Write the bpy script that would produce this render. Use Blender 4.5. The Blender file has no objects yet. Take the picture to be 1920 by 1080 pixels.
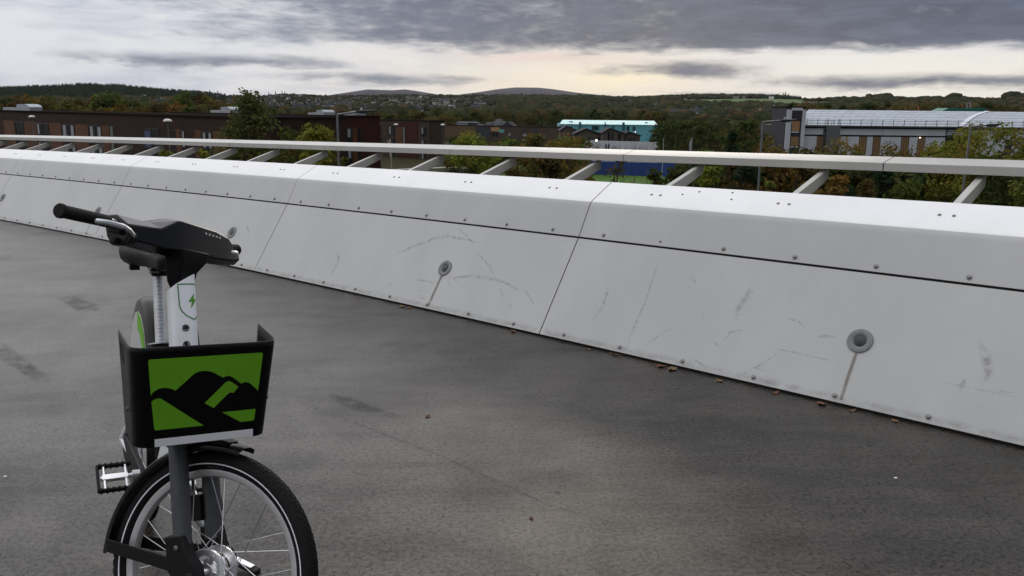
import bpy, math, random
import numpy as np
from mathutils import Vector, Matrix

scene = bpy.context.scene
col = scene.collection
rnd = random.Random(7)
nrng = np.random.default_rng(11)

# ------------------------------------------------------------------ camera
# The bridge deck has a slight slope: everything on it is modelled level and
# tilted once by DECK.  The camera stands 1.5 m above the deck.
DECK = Matrix.Rotation(-0.025, 4, 'Y')
EYE_H = 1.5
PITCH, ROLL, FPX = 0.21011, -0.01452, 1570.82
_fw = Vector((0, math.cos(PITCH), -math.sin(PITCH)))
_r0 = Vector((1, 0, 0)); _u0 = _r0.cross(_fw)
_R = math.cos(ROLL) * _r0 + math.sin(ROLL) * _u0
_U = -math.sin(ROLL) * _r0 + math.cos(ROLL) * _u0
D3 = DECK.to_3x3()
CR, CU, CF = D3 @ _R, D3 @ _U, D3 @ _fw
CAM = DECK @ Vector((0, 0, EYE_H))
cam_data = bpy.data.cameras.new('camera')
cam_data.sensor_width = 36.0
cam_data.lens = 36.0 * FPX / 1920.0
cam_data.clip_start = 0.05
cam_data.clip_end = 60000.0
cam = bpy.data.objects.new('camera', cam_data)
col.objects.link(cam)
cam.matrix_world = Matrix(((CR.x, CU.x, -CF.x, CAM.x), (CR.y, CU.y, -CF.y, CAM.y), (CR.z, CU.z, -CF.z, CAM.z), (0, 0, 0, 1)))
scene.camera = cam

# ------------------------------------------------------------------ colour management
scene.view_settings.view_transform = 'Standard'
scene.view_settings.look = 'None'
scene.view_settings.exposure = 0.16
scene.view_settings.gamma = 1.0
scene.view_settings.use_curve_mapping = False
scene.cycles.max_bounces = 6
scene.cycles.transparent_max_bounces = 12

# ------------------------------------------------------------------ sun behind the cloud bank
SUN_AZ, SUN_EL = math.radians(10.0), math.radians(13.0)
sd = bpy.data.lights.new('sun', 'SUN')
sd.energy = 0.7
sd.angle = math.radians(24)
sd.color = (1.0, 0.9, 0.78)
sun = bpy.data.objects.new('sun', sd)
col.objects.link(sun)
sun.rotation_euler = (math.radians(90) - SUN_EL, 0, math.pi - SUN_AZ)

# ------------------------------------------------------------------ world: Nishita sky under a procedural cloud cover
world = bpy.data.worlds.new('World')
scene.world = world
world.use_nodes = True
wt = world.node_tree
wt.nodes.clear()

class NB:
    """tiny node-expression builder"""
    def __init__(self, nt): self.nt = nt
    def _in(self, sock, v):
        if hasattr(v, 'is_linked') or hasattr(v, 'node'): self.nt.links.new(v, sock)
        elif v is not None:
            try: sock.default_value = v
            except Exception: sock.default_value = (*v, 1.0)
    def n(self, typ, **kw):
        nd = self.nt.nodes.new(typ)
        for k, v in kw.items(): setattr(nd, k, v)
        return nd
    def m(self, op, a, b=None, c=None):
        nd = self.n('ShaderNodeMath', operation=op)
        for i, v in enumerate((a, b, c)):
            if v is not None: self._in(nd.inputs[i], v)
        return nd.outputs[0]
    def add(self, a, b): return self.m('ADD', a, b)
    def sub(self, a, b): return self.m('SUBTRACT', a, b)
    def mul(self, a, b): return self.m('MULTIPLY', a, b)
    def ss(self, x, lo, hi, a=0.0, b=1.0):
        nd = self.n('ShaderNodeMapRange', interpolation_type='SMOOTHSTEP')
        self._in(nd.inputs[0], x)
        for i, v in zip((1, 2, 3, 4), (lo, hi, a, b)): self._in(nd.inputs[i], v)
        return nd.outputs[0]
    def lin(self, x, lo, hi, a=0.0, b=1.0):
        nd = self.n('ShaderNodeMapRange')
        self._in(nd.inputs[0], x)
        for i, v in zip((1, 2, 3, 4), (lo, hi, a, b)): self._in(nd.inputs[i], v)
        return nd.outputs[0]
    def gauss(self, x, c, w):
        d = self.mul(self.sub(x, c), 1.0 / w)
        return self.m('POWER', 2.718, self.mul(self.mul(d, d), -1.0))
    def xyz(self, x, y, z=0.0):
        nd = self.n('ShaderNodeCombineXYZ')
        for i, v in enumerate((x, y, z)): self._in(nd.inputs[i], v)
        return nd.outputs[0]
    def noise(self, vec, scale, detail=4.0, rough=0.55, dist=0.0, out='Fac'):
        nd = self.n('ShaderNodeTexNoise')
        if vec is not None: self.nt.links.new(vec, nd.inputs['Vector'])
        nd.inputs['Scale'].default_value = scale
        nd.inputs['Detail'].default_value = detail
        nd.inputs['Roughness'].default_value = rough
        nd.inputs['Distortion'].default_value = dist
        return nd.outputs[out]
    def mix(self, f, a, b):
        nd = self.n('ShaderNodeMix', data_type='RGBA')
        self._in(nd.inputs[0], f); self._in(nd.inputs[6], a); self._in(nd.inputs[7], b)
        return nd.outputs[2]

def rgba(c): return (c[0], c[1], c[2], 1.0)

b = NB(wt)
tc = b.n('ShaderNodeTexCoord').outputs['Generated']
sp = b.n('ShaderNodeSeparateXYZ'); wt.links.new(tc, sp.inputs[0])
X, Y, Z = sp.outputs
az = b.m('ARCTAN2', X, Y)
el = b.m('ARCSINE', Z)
hl = b.m('MAXIMUM', b.m('SQRT', b.sub(1.0, b.mul(Z, Z))), 0.02)
SX, SY = b.m('DIVIDE', X, hl), b.m('DIVIDE', Y, hl)
n1 = b.noise(b.xyz(b.mul(SX, 4.2), b.mul(SY, 4.2), b.mul(el, 26.0)), 1.0, 4.0, 0.55, 0.5)
n2 = b.noise(b.xyz(b.mul(SX, 15.0), b.mul(SY, 15.0), b.mul(el, 78.0)), 1.0, 7.0, 0.62, 0.35)
n3 = b.noise(b.xyz(b.mul(SX, 42.0), b.mul(SY, 42.0), b.mul(el, 135.0)), 1.0, 6.0, 0.62, 0.3)
n1c, n2c, n3c = b.sub(n1, 0.5), b.sub(n2, 0.5), b.sub(n3, 0.5)
ew = b.add(el, b.add(b.mul(n1c, 0.024), b.mul(n2c, 0.010)))      # warped elevation
aw = b.add(az, b.mul(n1c, 0.22))
# the long dark bank above the bright gap, thinning out to the left
sxw = b.sub(b.add(SX, b.mul(n1c, 0.22)), b.ss(el, 0.13, 0.34, 0.0, 0.27))
bank = b.mul(b.ss(ew, 0.054, 0.080), b.ss(sxw, -0.50, -0.10))
bank = b.mul(bank, b.lin(b.ss(sxw, 0.02, 0.40), 0, 1, 0.84, 1.08))
def band(c, w, a0, a1, amp, soft=0.10):
    g = b.gauss(ew, c, w)
    g = b.mul(g, b.mul(b.ss(aw, a0 - soft, a0 + soft), b.ss(aw, a1 - soft, a1 + soft, 1.0, 0.0)))
    return b.mul(g, amp)
d = bank
for c, w, a0, a1, amp in ((0.047, 0.008, -0.49, -0.20, 0.74), (0.032, 0.0075, -0.27, -0.03, 0.72), (0.047, 0.012, 0.13, 0.30, 0.86),
                          (0.034, 0.010, 0.30, 0.80, 0.80), (0.020, 0.004, 0.12, 0.40, 0.45), (0.085, 0.010, -0.75, -0.56, 0.55), (0.070, 0.006, -0.46, -0.36, 0.30),
                          (0.110, 0.014, -0.42, -0.05, 0.45), (0.075, 0.014, -0.40, -0.20, 0.40)):
    d = b.m('MAXIMUM', d, band(c, w, a0, a1, amp))
left = b.mul(b.ss(n1, 0.45, 0.72), b.mul(b.ss(el, 0.045, 0.09), 0.36))        # faint streaks in the pale left part
d = b.m('MAXIMUM', d, left)
d = b.add(d, b.mul(b.add(b.mul(n2c, 1.05), b.mul(n3c, 0.55)), b.lin(b.ss(d, 0.02, 0.35), 0, 1, 0.18, 1.0)))
d = b.ss(d, 0.10, 1.0)
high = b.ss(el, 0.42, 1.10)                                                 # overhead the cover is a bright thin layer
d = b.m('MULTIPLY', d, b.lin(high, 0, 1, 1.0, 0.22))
dn = b.n('ShaderNodeClamp'); wt.links.new(d, dn.inputs[0]); d = dn.outputs[0]
veil = b.mul(b.ss(b.add(b.mul(n1, 0.6), b.mul(n2, 0.4)), 0.42, 0.62), b.ss(az, 0.05, -0.25))
warm = b.mul(b.gauss(az, 0.06, 0.26), b.ss(el, 0.11, 0.02))
pale = b.mix(warm, rgba((6.9, 7.0, 7.35)), rgba((8.3, 7.5, 6.2)))
pale = b.mix(b.mul(veil, 0.75), pale, rgba((4.5, 4.8, 5.7)))
pale = b.mix(b.mul(b.gauss(az, 0.125, 0.06), b.gauss(ew, 0.036, 0.013)), pale, rgba((9.0, 8.0, 6.0)))
pale = b.mix(b.mul(b.gauss(az, 0.05, 0.09), b.gauss(ew, 0.060, 0.006)), pale, rgba((7.4, 6.1, 5.6)))
pale = b.mix(b.mul(b.ss(az, 0.2, 0.45), b.ss(el, 0.09, 0.03)), pale, rgba((8.4, 8.0, 7.1)))
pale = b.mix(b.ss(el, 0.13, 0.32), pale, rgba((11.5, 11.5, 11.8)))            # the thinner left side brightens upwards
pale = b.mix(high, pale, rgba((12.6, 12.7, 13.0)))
dark = b.mix(b.ss(n2, 0.3, 0.75), rgba((0.68, 0.84, 1.28)), rgba((1.25, 1.48, 2.10)))
dark = b.mix(b.ss(az, -0.3, 0.1), b.mix(0.5, dark, rgba((2.2, 2.45, 3.2))), dark)
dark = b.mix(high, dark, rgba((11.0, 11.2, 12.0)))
cloud = b.mix(d, pale, dark)
sky = b.n('ShaderNodeTexSky', sky_type='NISHITA')
sky.sun_disc = False
sky.sun_elevation = SUN_EL
sky.sun_rotation = SUN_AZ
cover = b.mix(0.988, sky.outputs[0], cloud)
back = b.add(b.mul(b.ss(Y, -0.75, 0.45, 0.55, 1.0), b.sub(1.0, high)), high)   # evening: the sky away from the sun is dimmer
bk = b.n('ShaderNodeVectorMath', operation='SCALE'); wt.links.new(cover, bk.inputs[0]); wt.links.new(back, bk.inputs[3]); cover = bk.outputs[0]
cover = b.mix(b.ss(el, -0.02, -0.10), cover, rgba((1.2, 1.15, 1.1)))
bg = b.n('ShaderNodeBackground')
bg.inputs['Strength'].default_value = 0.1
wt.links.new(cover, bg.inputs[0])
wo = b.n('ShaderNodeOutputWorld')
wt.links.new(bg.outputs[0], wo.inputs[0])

# ------------------------------------------------------------------ materials
MATS = {}
def pmat(name, c, rough=0.55, metal=0.0, var=0.0, vs=3.0, bump=0.0, bs=40.0, spec=0.5, c2=None, stretch=None, coat=0.0, inst=0.0):
    m = bpy.data.materials.new(name); m.use_nodes = True
    nt = m.node_tree; q = NB(nt)
    p = nt.nodes['Principled BSDF']
    p.inputs['Roughness'].default_value = rough
    p.inputs['Metallic'].default_value = metal
    p.inputs['Specular IOR Level'].default_value = spec
    if coat: p.inputs['Coat Weight'].default_value = coat; p.inputs['Coat Roughness'].default_value = 0.12
    p.inputs['Base Color'].default_value = rgba(c)
    vec = q.n('ShaderNodeTexCoord').outputs['Object']
    if stretch:
        mp = q.n('ShaderNodeMapping'); nt.links.new(vec, mp.inputs[0]); mp.inputs['Scale'].default_value = stretch; vec = mp.outputs[0]
    cur = None
    if var or c2:
        f = q.ss(q.noise(vec, vs, 6.0, 0.62), 0.3, 0.7)
        cc2 = c2 if c2 else tuple(x * (1 - var) for x in c)
        cur = q.mix(f, rgba(c), rgba(cc2))
    if inst:
        oi = q.n('ShaderNodeObjectInfo').outputs['Random']
        k = q.lin(oi, 0, 1, 1 - inst, 1 + inst)
        hv = q.n('ShaderNodeHueSaturation'); nt.links.new(k, hv.inputs['Value'])
        if cur is None: hv.inputs['Color'].default_value = rgba(c)
        else: nt.links.new(cur, hv.inputs['Color'])
        cur = hv.outputs[0]
    if cur is not None: nt.links.new(cur, p.inputs['Base Color'])
    if bump:
        bn = q.n('ShaderNodeBump'); bn.inputs['Strength'].default_value = bump; bn.inputs['Distance'].default_value = 0.01
        nt.links.new(q.noise(vec, bs, 5.0, 0.6), bn.inputs['Height']); nt.links.new(bn.outputs[0], p.inputs['Normal'])
    MATS[name] = m
    return m

def leafmat(name, c1, c2, c3=None, spread=0.35):
    """foliage: colour varies from leaf to leaf and from tree to tree"""
    m = bpy.data.materials.new(name); m.use_nodes = True
    nt = m.node_tree; q = NB(nt); nt.nodes.clear()
    ri = q.n('ShaderNodeNewGeometry').outputs['Random Per Island']
    oi = q.n('ShaderNodeObjectInfo').outputs['Random']
    tcx = q.n('ShaderNodeTexCoord').outputs['Object']
    f = q.add(q.mul(ri, 0.55), q.mul(q.ss(q.noise(tcx, 0.55, 3.0), 0.3, 0.7), 0.45))
    cc = q.mix(f, rgba(c1), rgba(c2))
    if c3: cc = q.mix(q.ss(q.add(q.noise(tcx, 0.9, 2.0), q.mul(ri, 0.3)), 0.55, 0.85), cc, rgba(c3))
    hv = q.n('ShaderNodeHueSaturation'); nt.links.new(cc, hv.inputs['Color'])
    nt.links.new(q.lin(oi, 0, 1, 1 - spread, 1 + spread), hv.inputs['Value'])
    nt.links.new(q.lin(q.m('FRACT', q.mul(oi, 7.31)), 0, 1, 0.475, 0.52), hv.inputs['Hue'])
    df = q.n('ShaderNodeBsdfDiffuse'); tr = q.n('ShaderNodeBsdfTranslucent')
    nt.links.new(hv.outputs[0], df.inputs[0]); nt.links.new(hv.outputs[0], tr.inputs[0])
    ms = q.n('ShaderNodeMixShader'); ms.inputs[0].default_value = 0.3
    nt.links.new(df.outputs[0], ms.inputs[1]); nt.links.new(tr.outputs[0], ms.inputs[2])
    o = q.n('ShaderNodeOutputMaterial'); nt.links.new(ms.outputs[0], o.inputs[0])
    MATS[name] = m
    return m

def stainmat(name, c, alpha, ns, stretch=(1, 1, 1), lo=0.35, hi=0.65, rough=0.7):
    """thin dirt: noise-broken, fading at its edges by the vertex attribute 'fade'"""
    m = bpy.data.materials.new(name); m.use_nodes = True
    nt = m.node_tree; q = NB(nt)
    p = nt.nodes['Principled BSDF']
    p.inputs['Base Color'].default_value = rgba(c); p.inputs['Roughness'].default_value = rough
    vec = q.n('ShaderNodeTexCoord').outputs['Object']
    mp = q.n('ShaderNodeMapping'); nt.links.new(vec, mp.inputs[0]); mp.inputs['Scale'].default_value = stretch
    at = q.n('ShaderNodeAttribute'); at.attribute_name = 'fade'
    a = q.mul(q.mul(q.ss(q.noise(mp.outputs[0], ns, 5.0, 0.65), lo, hi), at.outputs['Fac']), alpha)
    nt.links.new(a, p.inputs['Alpha'])
    MATS[name] = m
    return m

# ------------------------------------------------------------------ mesh helpers
class MB:
    def __init__(self): self.v = []; self.f = []; self.mi = []; self.fade = {}
    def add(self, vs, fs, mi=0):
        k = len(self.v)
        self.v += [tuple(x) for x in vs]
        self.f += [tuple(i + k for i in q) for q in fs]; self.mi += [mi] * len(fs)
        return k
    def box(self, c, s, rot=None, mi=0):
        c = Vector(c); h = Vector(s) / 2
        vs = []
        for i in range(8):
            q = Vector(((h.x if i & 1 else -h.x), (h.y if i & 2 else -h.y), (h.z if i & 4 else -h.z)))
            vs.append(c + (rot @ q if rot is not None else q))
        self.add(vs, [(0, 2, 3, 1), (4, 5, 7, 6), (0, 1, 5, 4), (2, 6, 7, 3), (0, 4, 6, 2), (1, 3, 7, 5)], mi)
    def obox(self, o, ax, ay, az_, mi=0):
        """box from a corner and three edge vectors"""
        o, ax, ay, az_ = Vector(o), Vector(ax), Vector(ay), Vector(az_)
        vs = [o + ax * (i & 1) + ay * ((i >> 1) & 1) + az_ * ((i >> 2) & 1) for i in range(8)]
        fs = [(0, 2, 3, 1), (4, 5, 7, 6), (0, 1, 5, 4), (2, 6, 7, 3), (0, 4, 6, 2), (1, 3, 7, 5)]
        if ax.cross(ay).dot(az_) < 0: fs = [q[::-1] for q in fs]
        self.add(vs, fs, mi)
    def rings(self, rings, closed_ends=True, mi=0, loop=False):
        n = len(rings[0]); k = len(self.v); fs = []
        for r in rings: self.v += [tuple(x) for x in r]
        m = len(rings)
        for i in range(m if loop else m - 1):
            a, c = k + i * n, k + ((i + 1) % m) * n
            for j in range(n):
                j2 = (j + 1) % n
                fs.append((a + j, a + j2, c + j2, c + j))
        if closed_ends and not loop:
            fs.append(tuple(k + j for j in range(n))[::-1]); fs.append(tuple(k + (m - 1) * n + j for j in range(n)))
        self.f += fs; self.mi += [mi] * len(fs)
    def tube(self, path, r, n=10, mi=0, caps=True, loop=False):
        path = [Vector(p) for p in path]
        rs = r if isinstance(r, (list, tuple)) else [r] * len(path)
        rings = []; up = None
        for i, p in enumerate(path):
            if loop: t = path[(i + 1) % len(path)] - path[i - 1]
            else: t = path[min(i + 1, len(path) - 1)] - path[max(i - 1, 0)]
            t.normalize()
            if up is None: up = Vector((0, 0, 1)) if abs(t.z) < 0.9 else Vector((1, 0, 0))
            x = up.cross(t).normalized(); y = t.cross(x); up = y
            rings.append([p + rs[i] * (math.cos(2 * math.pi * j / n) * x + math.sin(2 * math.pi * j / n) * y) for j in range(n)])
        self.rings(rings, caps, mi, loop)
    def lathe(self, prof, o, axis, n=24, mi=0, caps=True, arc=None):
        """profile of (radius, height) round axis"""
        axis = Vector(axis).normalized(); o = Vector(o)
        x = axis.orthogonal().normalized(); y = axis.cross(x)
        self.rings([[o + axis * hh + max(rr, 1e-5) * (math.cos(2 * math.pi * j / n) * x + math.sin(2 * math.pi * j / n) * y) for j in range(n)] for rr, hh in prof], caps, mi)
    def prism(self, poly, o, ux, uy, un, mi=0):
        """extruded polygon: points (u,v) on o+u*ux+v*uy, thickness vector un"""
        o, ux, uy, un = Vector(o), Vector(ux), Vector(uy), Vector(un)
        A = [o + ux * u + uy * w for u, w in poly]; B = [q + un for q in A]
        n = len(poly); k = len(self.v); self.v += [tuple(q) for q in A + B]
        area = sum(poly[i][0] * poly[(i + 1) % n][1] - poly[(i + 1) % n][0] * poly[i][1] for i in range(n))
        flip = (area > 0) == (ux.cross(uy).dot(un) > 0)
        fs = [tuple(range(n))[::-1] if flip else tuple(range(n)), tuple(range(n, 2 * n)) if flip else tuple(range(n, 2 * n))[::-1]]
        for i in range(n):
            j = (i + 1) % n
            q = (i, j, n + j, n + i)
            fs.append(q if flip else q[::-1])
        self.f += [tuple(k + t for t in q) for q in fs]; self.mi += [mi] * len(fs)
    def ribbon(self, pts, nrm, w, lift, taper=True):
        """flat strip along pts, fading at its ends and edges (three verts across)"""
        pts = [Vector(p) for p in pts]
        # resample finely
        q = [pts[0]]
        for a_, b_ in zip(pts[:-1], pts[1:]):
            k = max(1, int((b_ - a_).length / max(0.02, w)))
            q += [a_.lerp(b_, (i + 1) / k) for i in range(k)]
        N = len(q); k0 = len(self.v)
        for i, p in enumerate(q):
            nn = nrm(p) if callable(nrm) else Vector(nrm)
            t = (q[min(i + 1, N - 1)] - q[max(i - 1, 0)]).normalized()
            s = nn.cross(t).normalized()
            e = min(1.0, min(i, N - 1 - i) / max(1.0, 0.2 * N)) if taper else 1.0
            ww = w * (0.35 + 0.65 * e) * 0.5 if taper else w * 0.5
            for sgn, fd in ((-1, 0.0), (0, 0.35 + 0.65 * e), (1, 0.0)):
                self.fade[len(self.v)] = fd
                self.v.append(tuple(p + nn * lift + s * ww * sgn))
        for i in range(N - 1):
            for j in (0, 1):
                a_ = k0 + i * 3 + j
                self.f.append((a_, a_ + 3, a_ + 4, a_ + 1)); self.mi.append(0)
    def mesh(self, name, mats, smooth=False):
        me = bpy.data.meshes.new(name)
        me.from_pydata(self.v, [], self.f)
        mats = mats if isinstance(mats, (list, tuple)) else [mats]
        for m in mats: me.materials.append(m)
        if len(mats) > 1: me.polygons.foreach_set('material_index', self.mi)
        if self.fade:
            at = me.attributes.new('fade', 'FLOAT', 'POINT')
            at.data.foreach_set('value', [self.fade.get(i, 1.0) for i in range(len(self.v))])
        if smooth:
            me.polygons.foreach_set('use_smooth', [True] * len(me.polygons))
            me.set_sharp_from_angle(angle=math.radians(smooth if smooth is not True else 38))
        me.update()
        return me

DECK_THINGS = []
def tag(o, label=None, cat=None, group=None, kind=None):
    if label: o['label'] = label
    if cat: o['category'] = cat
    if group: o['group'] = group
    if kind: o['kind'] = kind
    return o
def link(name, data, parent=None, M=None, deck=False):
    o = bpy.data.objects.new(name, data); col.objects.link(o)
    if parent is not None: o.parent = parent
    if M is not None: o.matrix_basis = M
    if deck: DECK_THINGS.append(o)
    return o
def obj(name, mb, mats, parent=None, M=None, smooth=False, off=None, deck=False, bevel=0.0):
    if off is not None: mb.v = [(a - off[0], b_ - off[1], c - off[2]) for a, b_, c in mb.v]
    o = link(name, mb.mesh(name, mats, smooth), parent, M, deck)
    if bevel:
        md = o.modifiers.new('bevel', 'BEVEL'); md.width = bevel; md.segments = 2; md.limit_method = 'ANGLE'; md.angle_limit = math.radians(40)
        md.harden_normals = False
    return o
def empty(name, loc=(0, 0, 0), M=None, deck=False):
    o = bpy.data.objects.new(name, None); col.objects.link(o)
    o.empty_display_size = 0.2
    if M is not None: o.matrix_basis = M
    else: o.location = loc
    if deck: DECK_THINGS.append(o)
    return o
def frame(o, x, y, z):
    x, y, z, o = Vector(x), Vector(y), Vector(z), Vector(o)
    return Matrix(((x.x, y.x, z.x, o.x), (x.y, y.y, z.y, o.y), (x.z, y.z, z.z, o.z), (0, 0, 0, 1)))

# a point on the line of sight of a photo pixel, at a forward distance (used to survey where things stand)
def ray(px, py):
    return (CF + CR * ((px - 960) / FPX) + CU * ((540 - py) / FPX)).normalized()
def at(px, py, dist):
    r = ray(px, py)
    return CAM + r * (dist / r.y)
def hor(px): return 205.0 + 0.0105 * (px - 960)
GROUND = -9.5
def gp(px, dist, z=GROUND):
    q = at(px, hor(px), dist)
    return Vector((q.x, q.y, z))
def zat(px, py, dist): return at(px, py, dist).z
# ================================================================== materials
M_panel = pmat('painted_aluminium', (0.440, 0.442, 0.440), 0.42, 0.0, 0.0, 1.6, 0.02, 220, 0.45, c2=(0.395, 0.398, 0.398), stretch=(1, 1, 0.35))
M_lit_cap = pmat('painted_aluminium_lit_top', (0.80, 0.80, 0.81), 0.40, 0.0, 0.0, 2.2, 0.02, 180, 0.5, c2=(0.75, 0.75, 0.76))
M_rail = pmat('rail_aluminium', (0.50, 0.49, 0.465), 0.36, 0.0, 0.10, 2.0, 0.02, 150, 0.5)
M_dark = pmat('shadow_gap_backing', (0.02, 0.02, 0.02), 0.9)
M_steel = pmat('stainless_bolt', (0.22, 0.22, 0.22), 0.35, 1.0, 0.25, 60)
M_ring = pmat('grey_light_ring', (0.17, 0.175, 0.18), 0.5, 0.2, 0.2, 30)
M_lens = pmat('dark_lens', (0.02, 0.022, 0.025), 0.3, 0.0, spec=0.4)
M_hole = pmat('dark_recess', (0.01, 0.01, 0.01), 0.9)
M_scuff = stainmat('rubber_scuff', (0.22, 0.215, 0.205), 0.5, 34, lo=0.34, hi=0.75)
M_drip = stainmat('rust_dirt_drip', (0.19, 0.165, 0.135), 0.85, 22, (1, 1, 0.3), lo=0.2, hi=0.55)
M_grime = stainmat('foot_grime', (0.16, 0.15, 0.13), 0.30, 12, (1, 1, 2), lo=0.30, hi=0.75)
M_stain = stainmat('damp_stain', (0.012, 0.011, 0.011), 0.55, 9, lo=0.30, hi=0.75, rough=0.55)
M_crack = stainmat('crack_line', (0.008, 0.008, 0.008), 0.6, 30, lo=0.30, hi=0.62)

# deck surfacing: fine grit, worn pale patches and streaks
def deckmat():
    m = bpy.data.materials.new('resin_asphalt'); m.use_nodes = True
    nt = m.node_tree; q = NB(nt); p = nt.nodes['Principled BSDF']
    vec = q.n('ShaderNodeTexCoord').outputs['Object']
    mp = q.n('ShaderNodeMapping'); nt.links.new(vec, mp.inputs[0]); mp.inputs['Rotation'].default_value = (0, 0, math.radians(45)); mp.inputs['Scale'].default_value = (0.45, 1.6, 1)
    big = q.noise(mp.outputs[0], 0.9, 5.0, 0.6, 0.4)
    mp2 = q.n('ShaderNodeMapping'); nt.links.new(vec, mp2.inputs[0]); mp2.inputs['Rotation'].default_value = (0, 0, math.radians(28)); mp2.inputs['Scale'].default_value = (0.8, 3.4, 1)
    wisp = q.noise(mp2.outputs[0], 1.5, 7.0, 0.68, 0.9)
    mid = q.noise(vec, 3.2, 6.0, 0.65, 0.3)
    grit = q.noise(vec, 150.0, 4.0, 0.75)
    fleck = q.noise(vec, 52.0, 4.0, 0.7)
    f = q.add(q.mul(q.ss(big, 0.36, 0.64), 0.30), q.add(q.mul(q.ss(wisp, 0.40, 0.66), 0.25), q.mul(q.ss(mid, 0.3, 0.72), 0.45)))
    c = q.mix(f, rgba((0.0060, 0.0053, 0.0046)), rgba((0.028, 0.0232, 0.0188)))
    hv = q.n('ShaderNodeHueSaturation'); nt.links.new(c, hv.inputs['Color'])
    g = q.add(q.mul(q.ss(grit, 0.36, 0.64), 0.5), q.mul(q.ss(fleck, 0.38, 0.64), 0.5))
    nt.links.new(q.lin(g, 0, 1, 0.30, 1.90), hv.inputs['Value'])
    vo = q.n('ShaderNodeTexVoronoi'); nt.links.new(vec, vo.inputs['Vector']); vo.inputs['Scale'].default_value = 5.0
    sc_ = q.n('ShaderNodeSeparateColor'); nt.links.new(vo.outputs['Color'], sc_.inputs[0])
    spot = q.mul(q.ss(vo.outputs['Distance'], 0.075, 0.045), q.ss(sc_.outputs[0], 0.62, 0.66))      # old gum and oil spots
    nt.links.new(q.mix(q.mul(spot, 0.8), hv.outputs[0], rgba((0.006, 0.006, 0.006))), p.inputs['Base Color'])
    nt.links.new(q.add(q.lin(q.add(q.mul(mid, 0.5), q.mul(big, 0.5)), 0.35, 0.65, 0.36, 0.28), q.mul(q.sub(fleck, 0.5), 0.35)), p.inputs['Roughness'])
    k = q.add(q.mul(q.ss(grit, 0.36, 0.64), 0.45), q.mul(q.ss(fleck, 0.36, 0.64), 0.55))
    blot = q.noise(vec, 1.7, 7.0, 0.62, 0.5)
    patch = q.add(0.55, q.mul(q.add(q.mul(q.ss(big, 0.36, 0.64), 0.20), q.add(q.mul(q.ss(wisp, 0.36, 0.68), 0.30), q.mul(q.ss(blot, 0.36, 0.64), 0.50))), 0.95))
    nt.links.new(q.mul(q.mul(q.lin(k, 0, 1, 0.12, 0.96), patch), q.sub(1.0, q.mul(spot, 0.6))), p.inputs['Specular IOR Level'])
    p.inputs['Specular Tint'].default_value = (1.0, 0.93, 0.85, 1)
    bn = q.n('ShaderNodeBump'); bn.inputs['Strength'].default_value = 0.30; bn.inputs['Distance'].default_value = 0.004
    nt.links.new(q.add(grit, q.mul(fleck, 0.6)), bn.inputs['Height']); nt.links.new(bn.outputs[0], p.inputs['Normal'])
    return m
M_deck = deckmat()

# ================================================================== bridge deck (curved in plan) and parapet
CX, CY, RAD = -113.75645, -114.47732, 165.42801
def wp(th, o, z): return Vector((CX + (RAD + o) * math.cos(th), CY + (RAD + o) * math.sin(th), z))
def er(th): return Vector((math.cos(th), math.sin(th), 0))
def et(th): return Vector((-math.sin(th), math.cos(th), 0))
O1, Z1, O2, Z2, O3, Z3 = 0.4336, 0.6235, 0.5659, 0.8559, 0.8142, 0.9805
T0, TS = 0.81112, 0.02199

mb = MB()
ths = [0.70 + 0.30 * i / 60 for i in range(61)]
offs = [-13.0, -10, -8, -6, -5, -4, -3, -2, -1, 0.0, 0.95]
rows = [[wp(t, o, 0) for o in offs] + [wp(t, 0.95, -0.5), wp(t, -13.0, -0.7)] for t in ths]
mb.rings([r[::-1] for r in rows], True)
deck = obj('bridge_deck', mb, M_deck, deck=True)
tag(deck, kind='structure')

def flat_patch(pts, z, mat, name, rim=0.35):
    """stain polygon with a faded rim"""
    mbp = MB(); c = Vector((sum(p[0] for p in pts) / len(pts), sum(p[1] for p in pts) / len(pts), z))
    n = len(pts); ring = []
    for k in range(n * 4):
        i = k // 4; f = (k % 4) / 4
        p = Vector((*pts[i], z)).lerp(Vector((*pts[(i + 1) % n], z)), f)
        ring.append(p)
    N = len(ring)
    mbp.v = [tuple(c)] + [tuple(c.lerp(p, 1 - rim)) for p in ring] + [tuple(c.lerp(p, 1.1)) for p in ring]
    mbp.fade = {i: (1.0 if i <= N else 0.0) for i in range(2 * N + 1)}
    mbp.f = [(0, 1 + i, 1 + (i + 1) % N) for i in range(N)] + [(1 + i, 1 + N + i, 1 + N + (i + 1) % N, 1 + (i + 1) % N) for i in range(N)]
    mbp.mi = [0] * len(mbp.f)
    return obj(name, mbp, mat, parent=deck)
flat_patch([(-3.85, 6.91), (-3.72, 6.97), (-3.34, 6.6), (-3.21, 6.36), (-3.42, 6.40)], 0.004, M_stain, 'damp_stain')
flat_patch([(-1.03, 4.37), (-0.87, 4.28), (-0.57, 3.99), (-0.66, 3.97), (-0.92, 4.16)], 0.004, M_stain, 'damp_stain')
flat_patch([(-3.46, 5.50), (-3.13, 5.16), (-2.69, 4.68), (-2.75, 4.62), (-3.2, 5.05), (-3.5, 5.36)], 0.004, M_stain, 'damp_stain')
UPZ = Vector((0, 0, 1))
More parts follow.
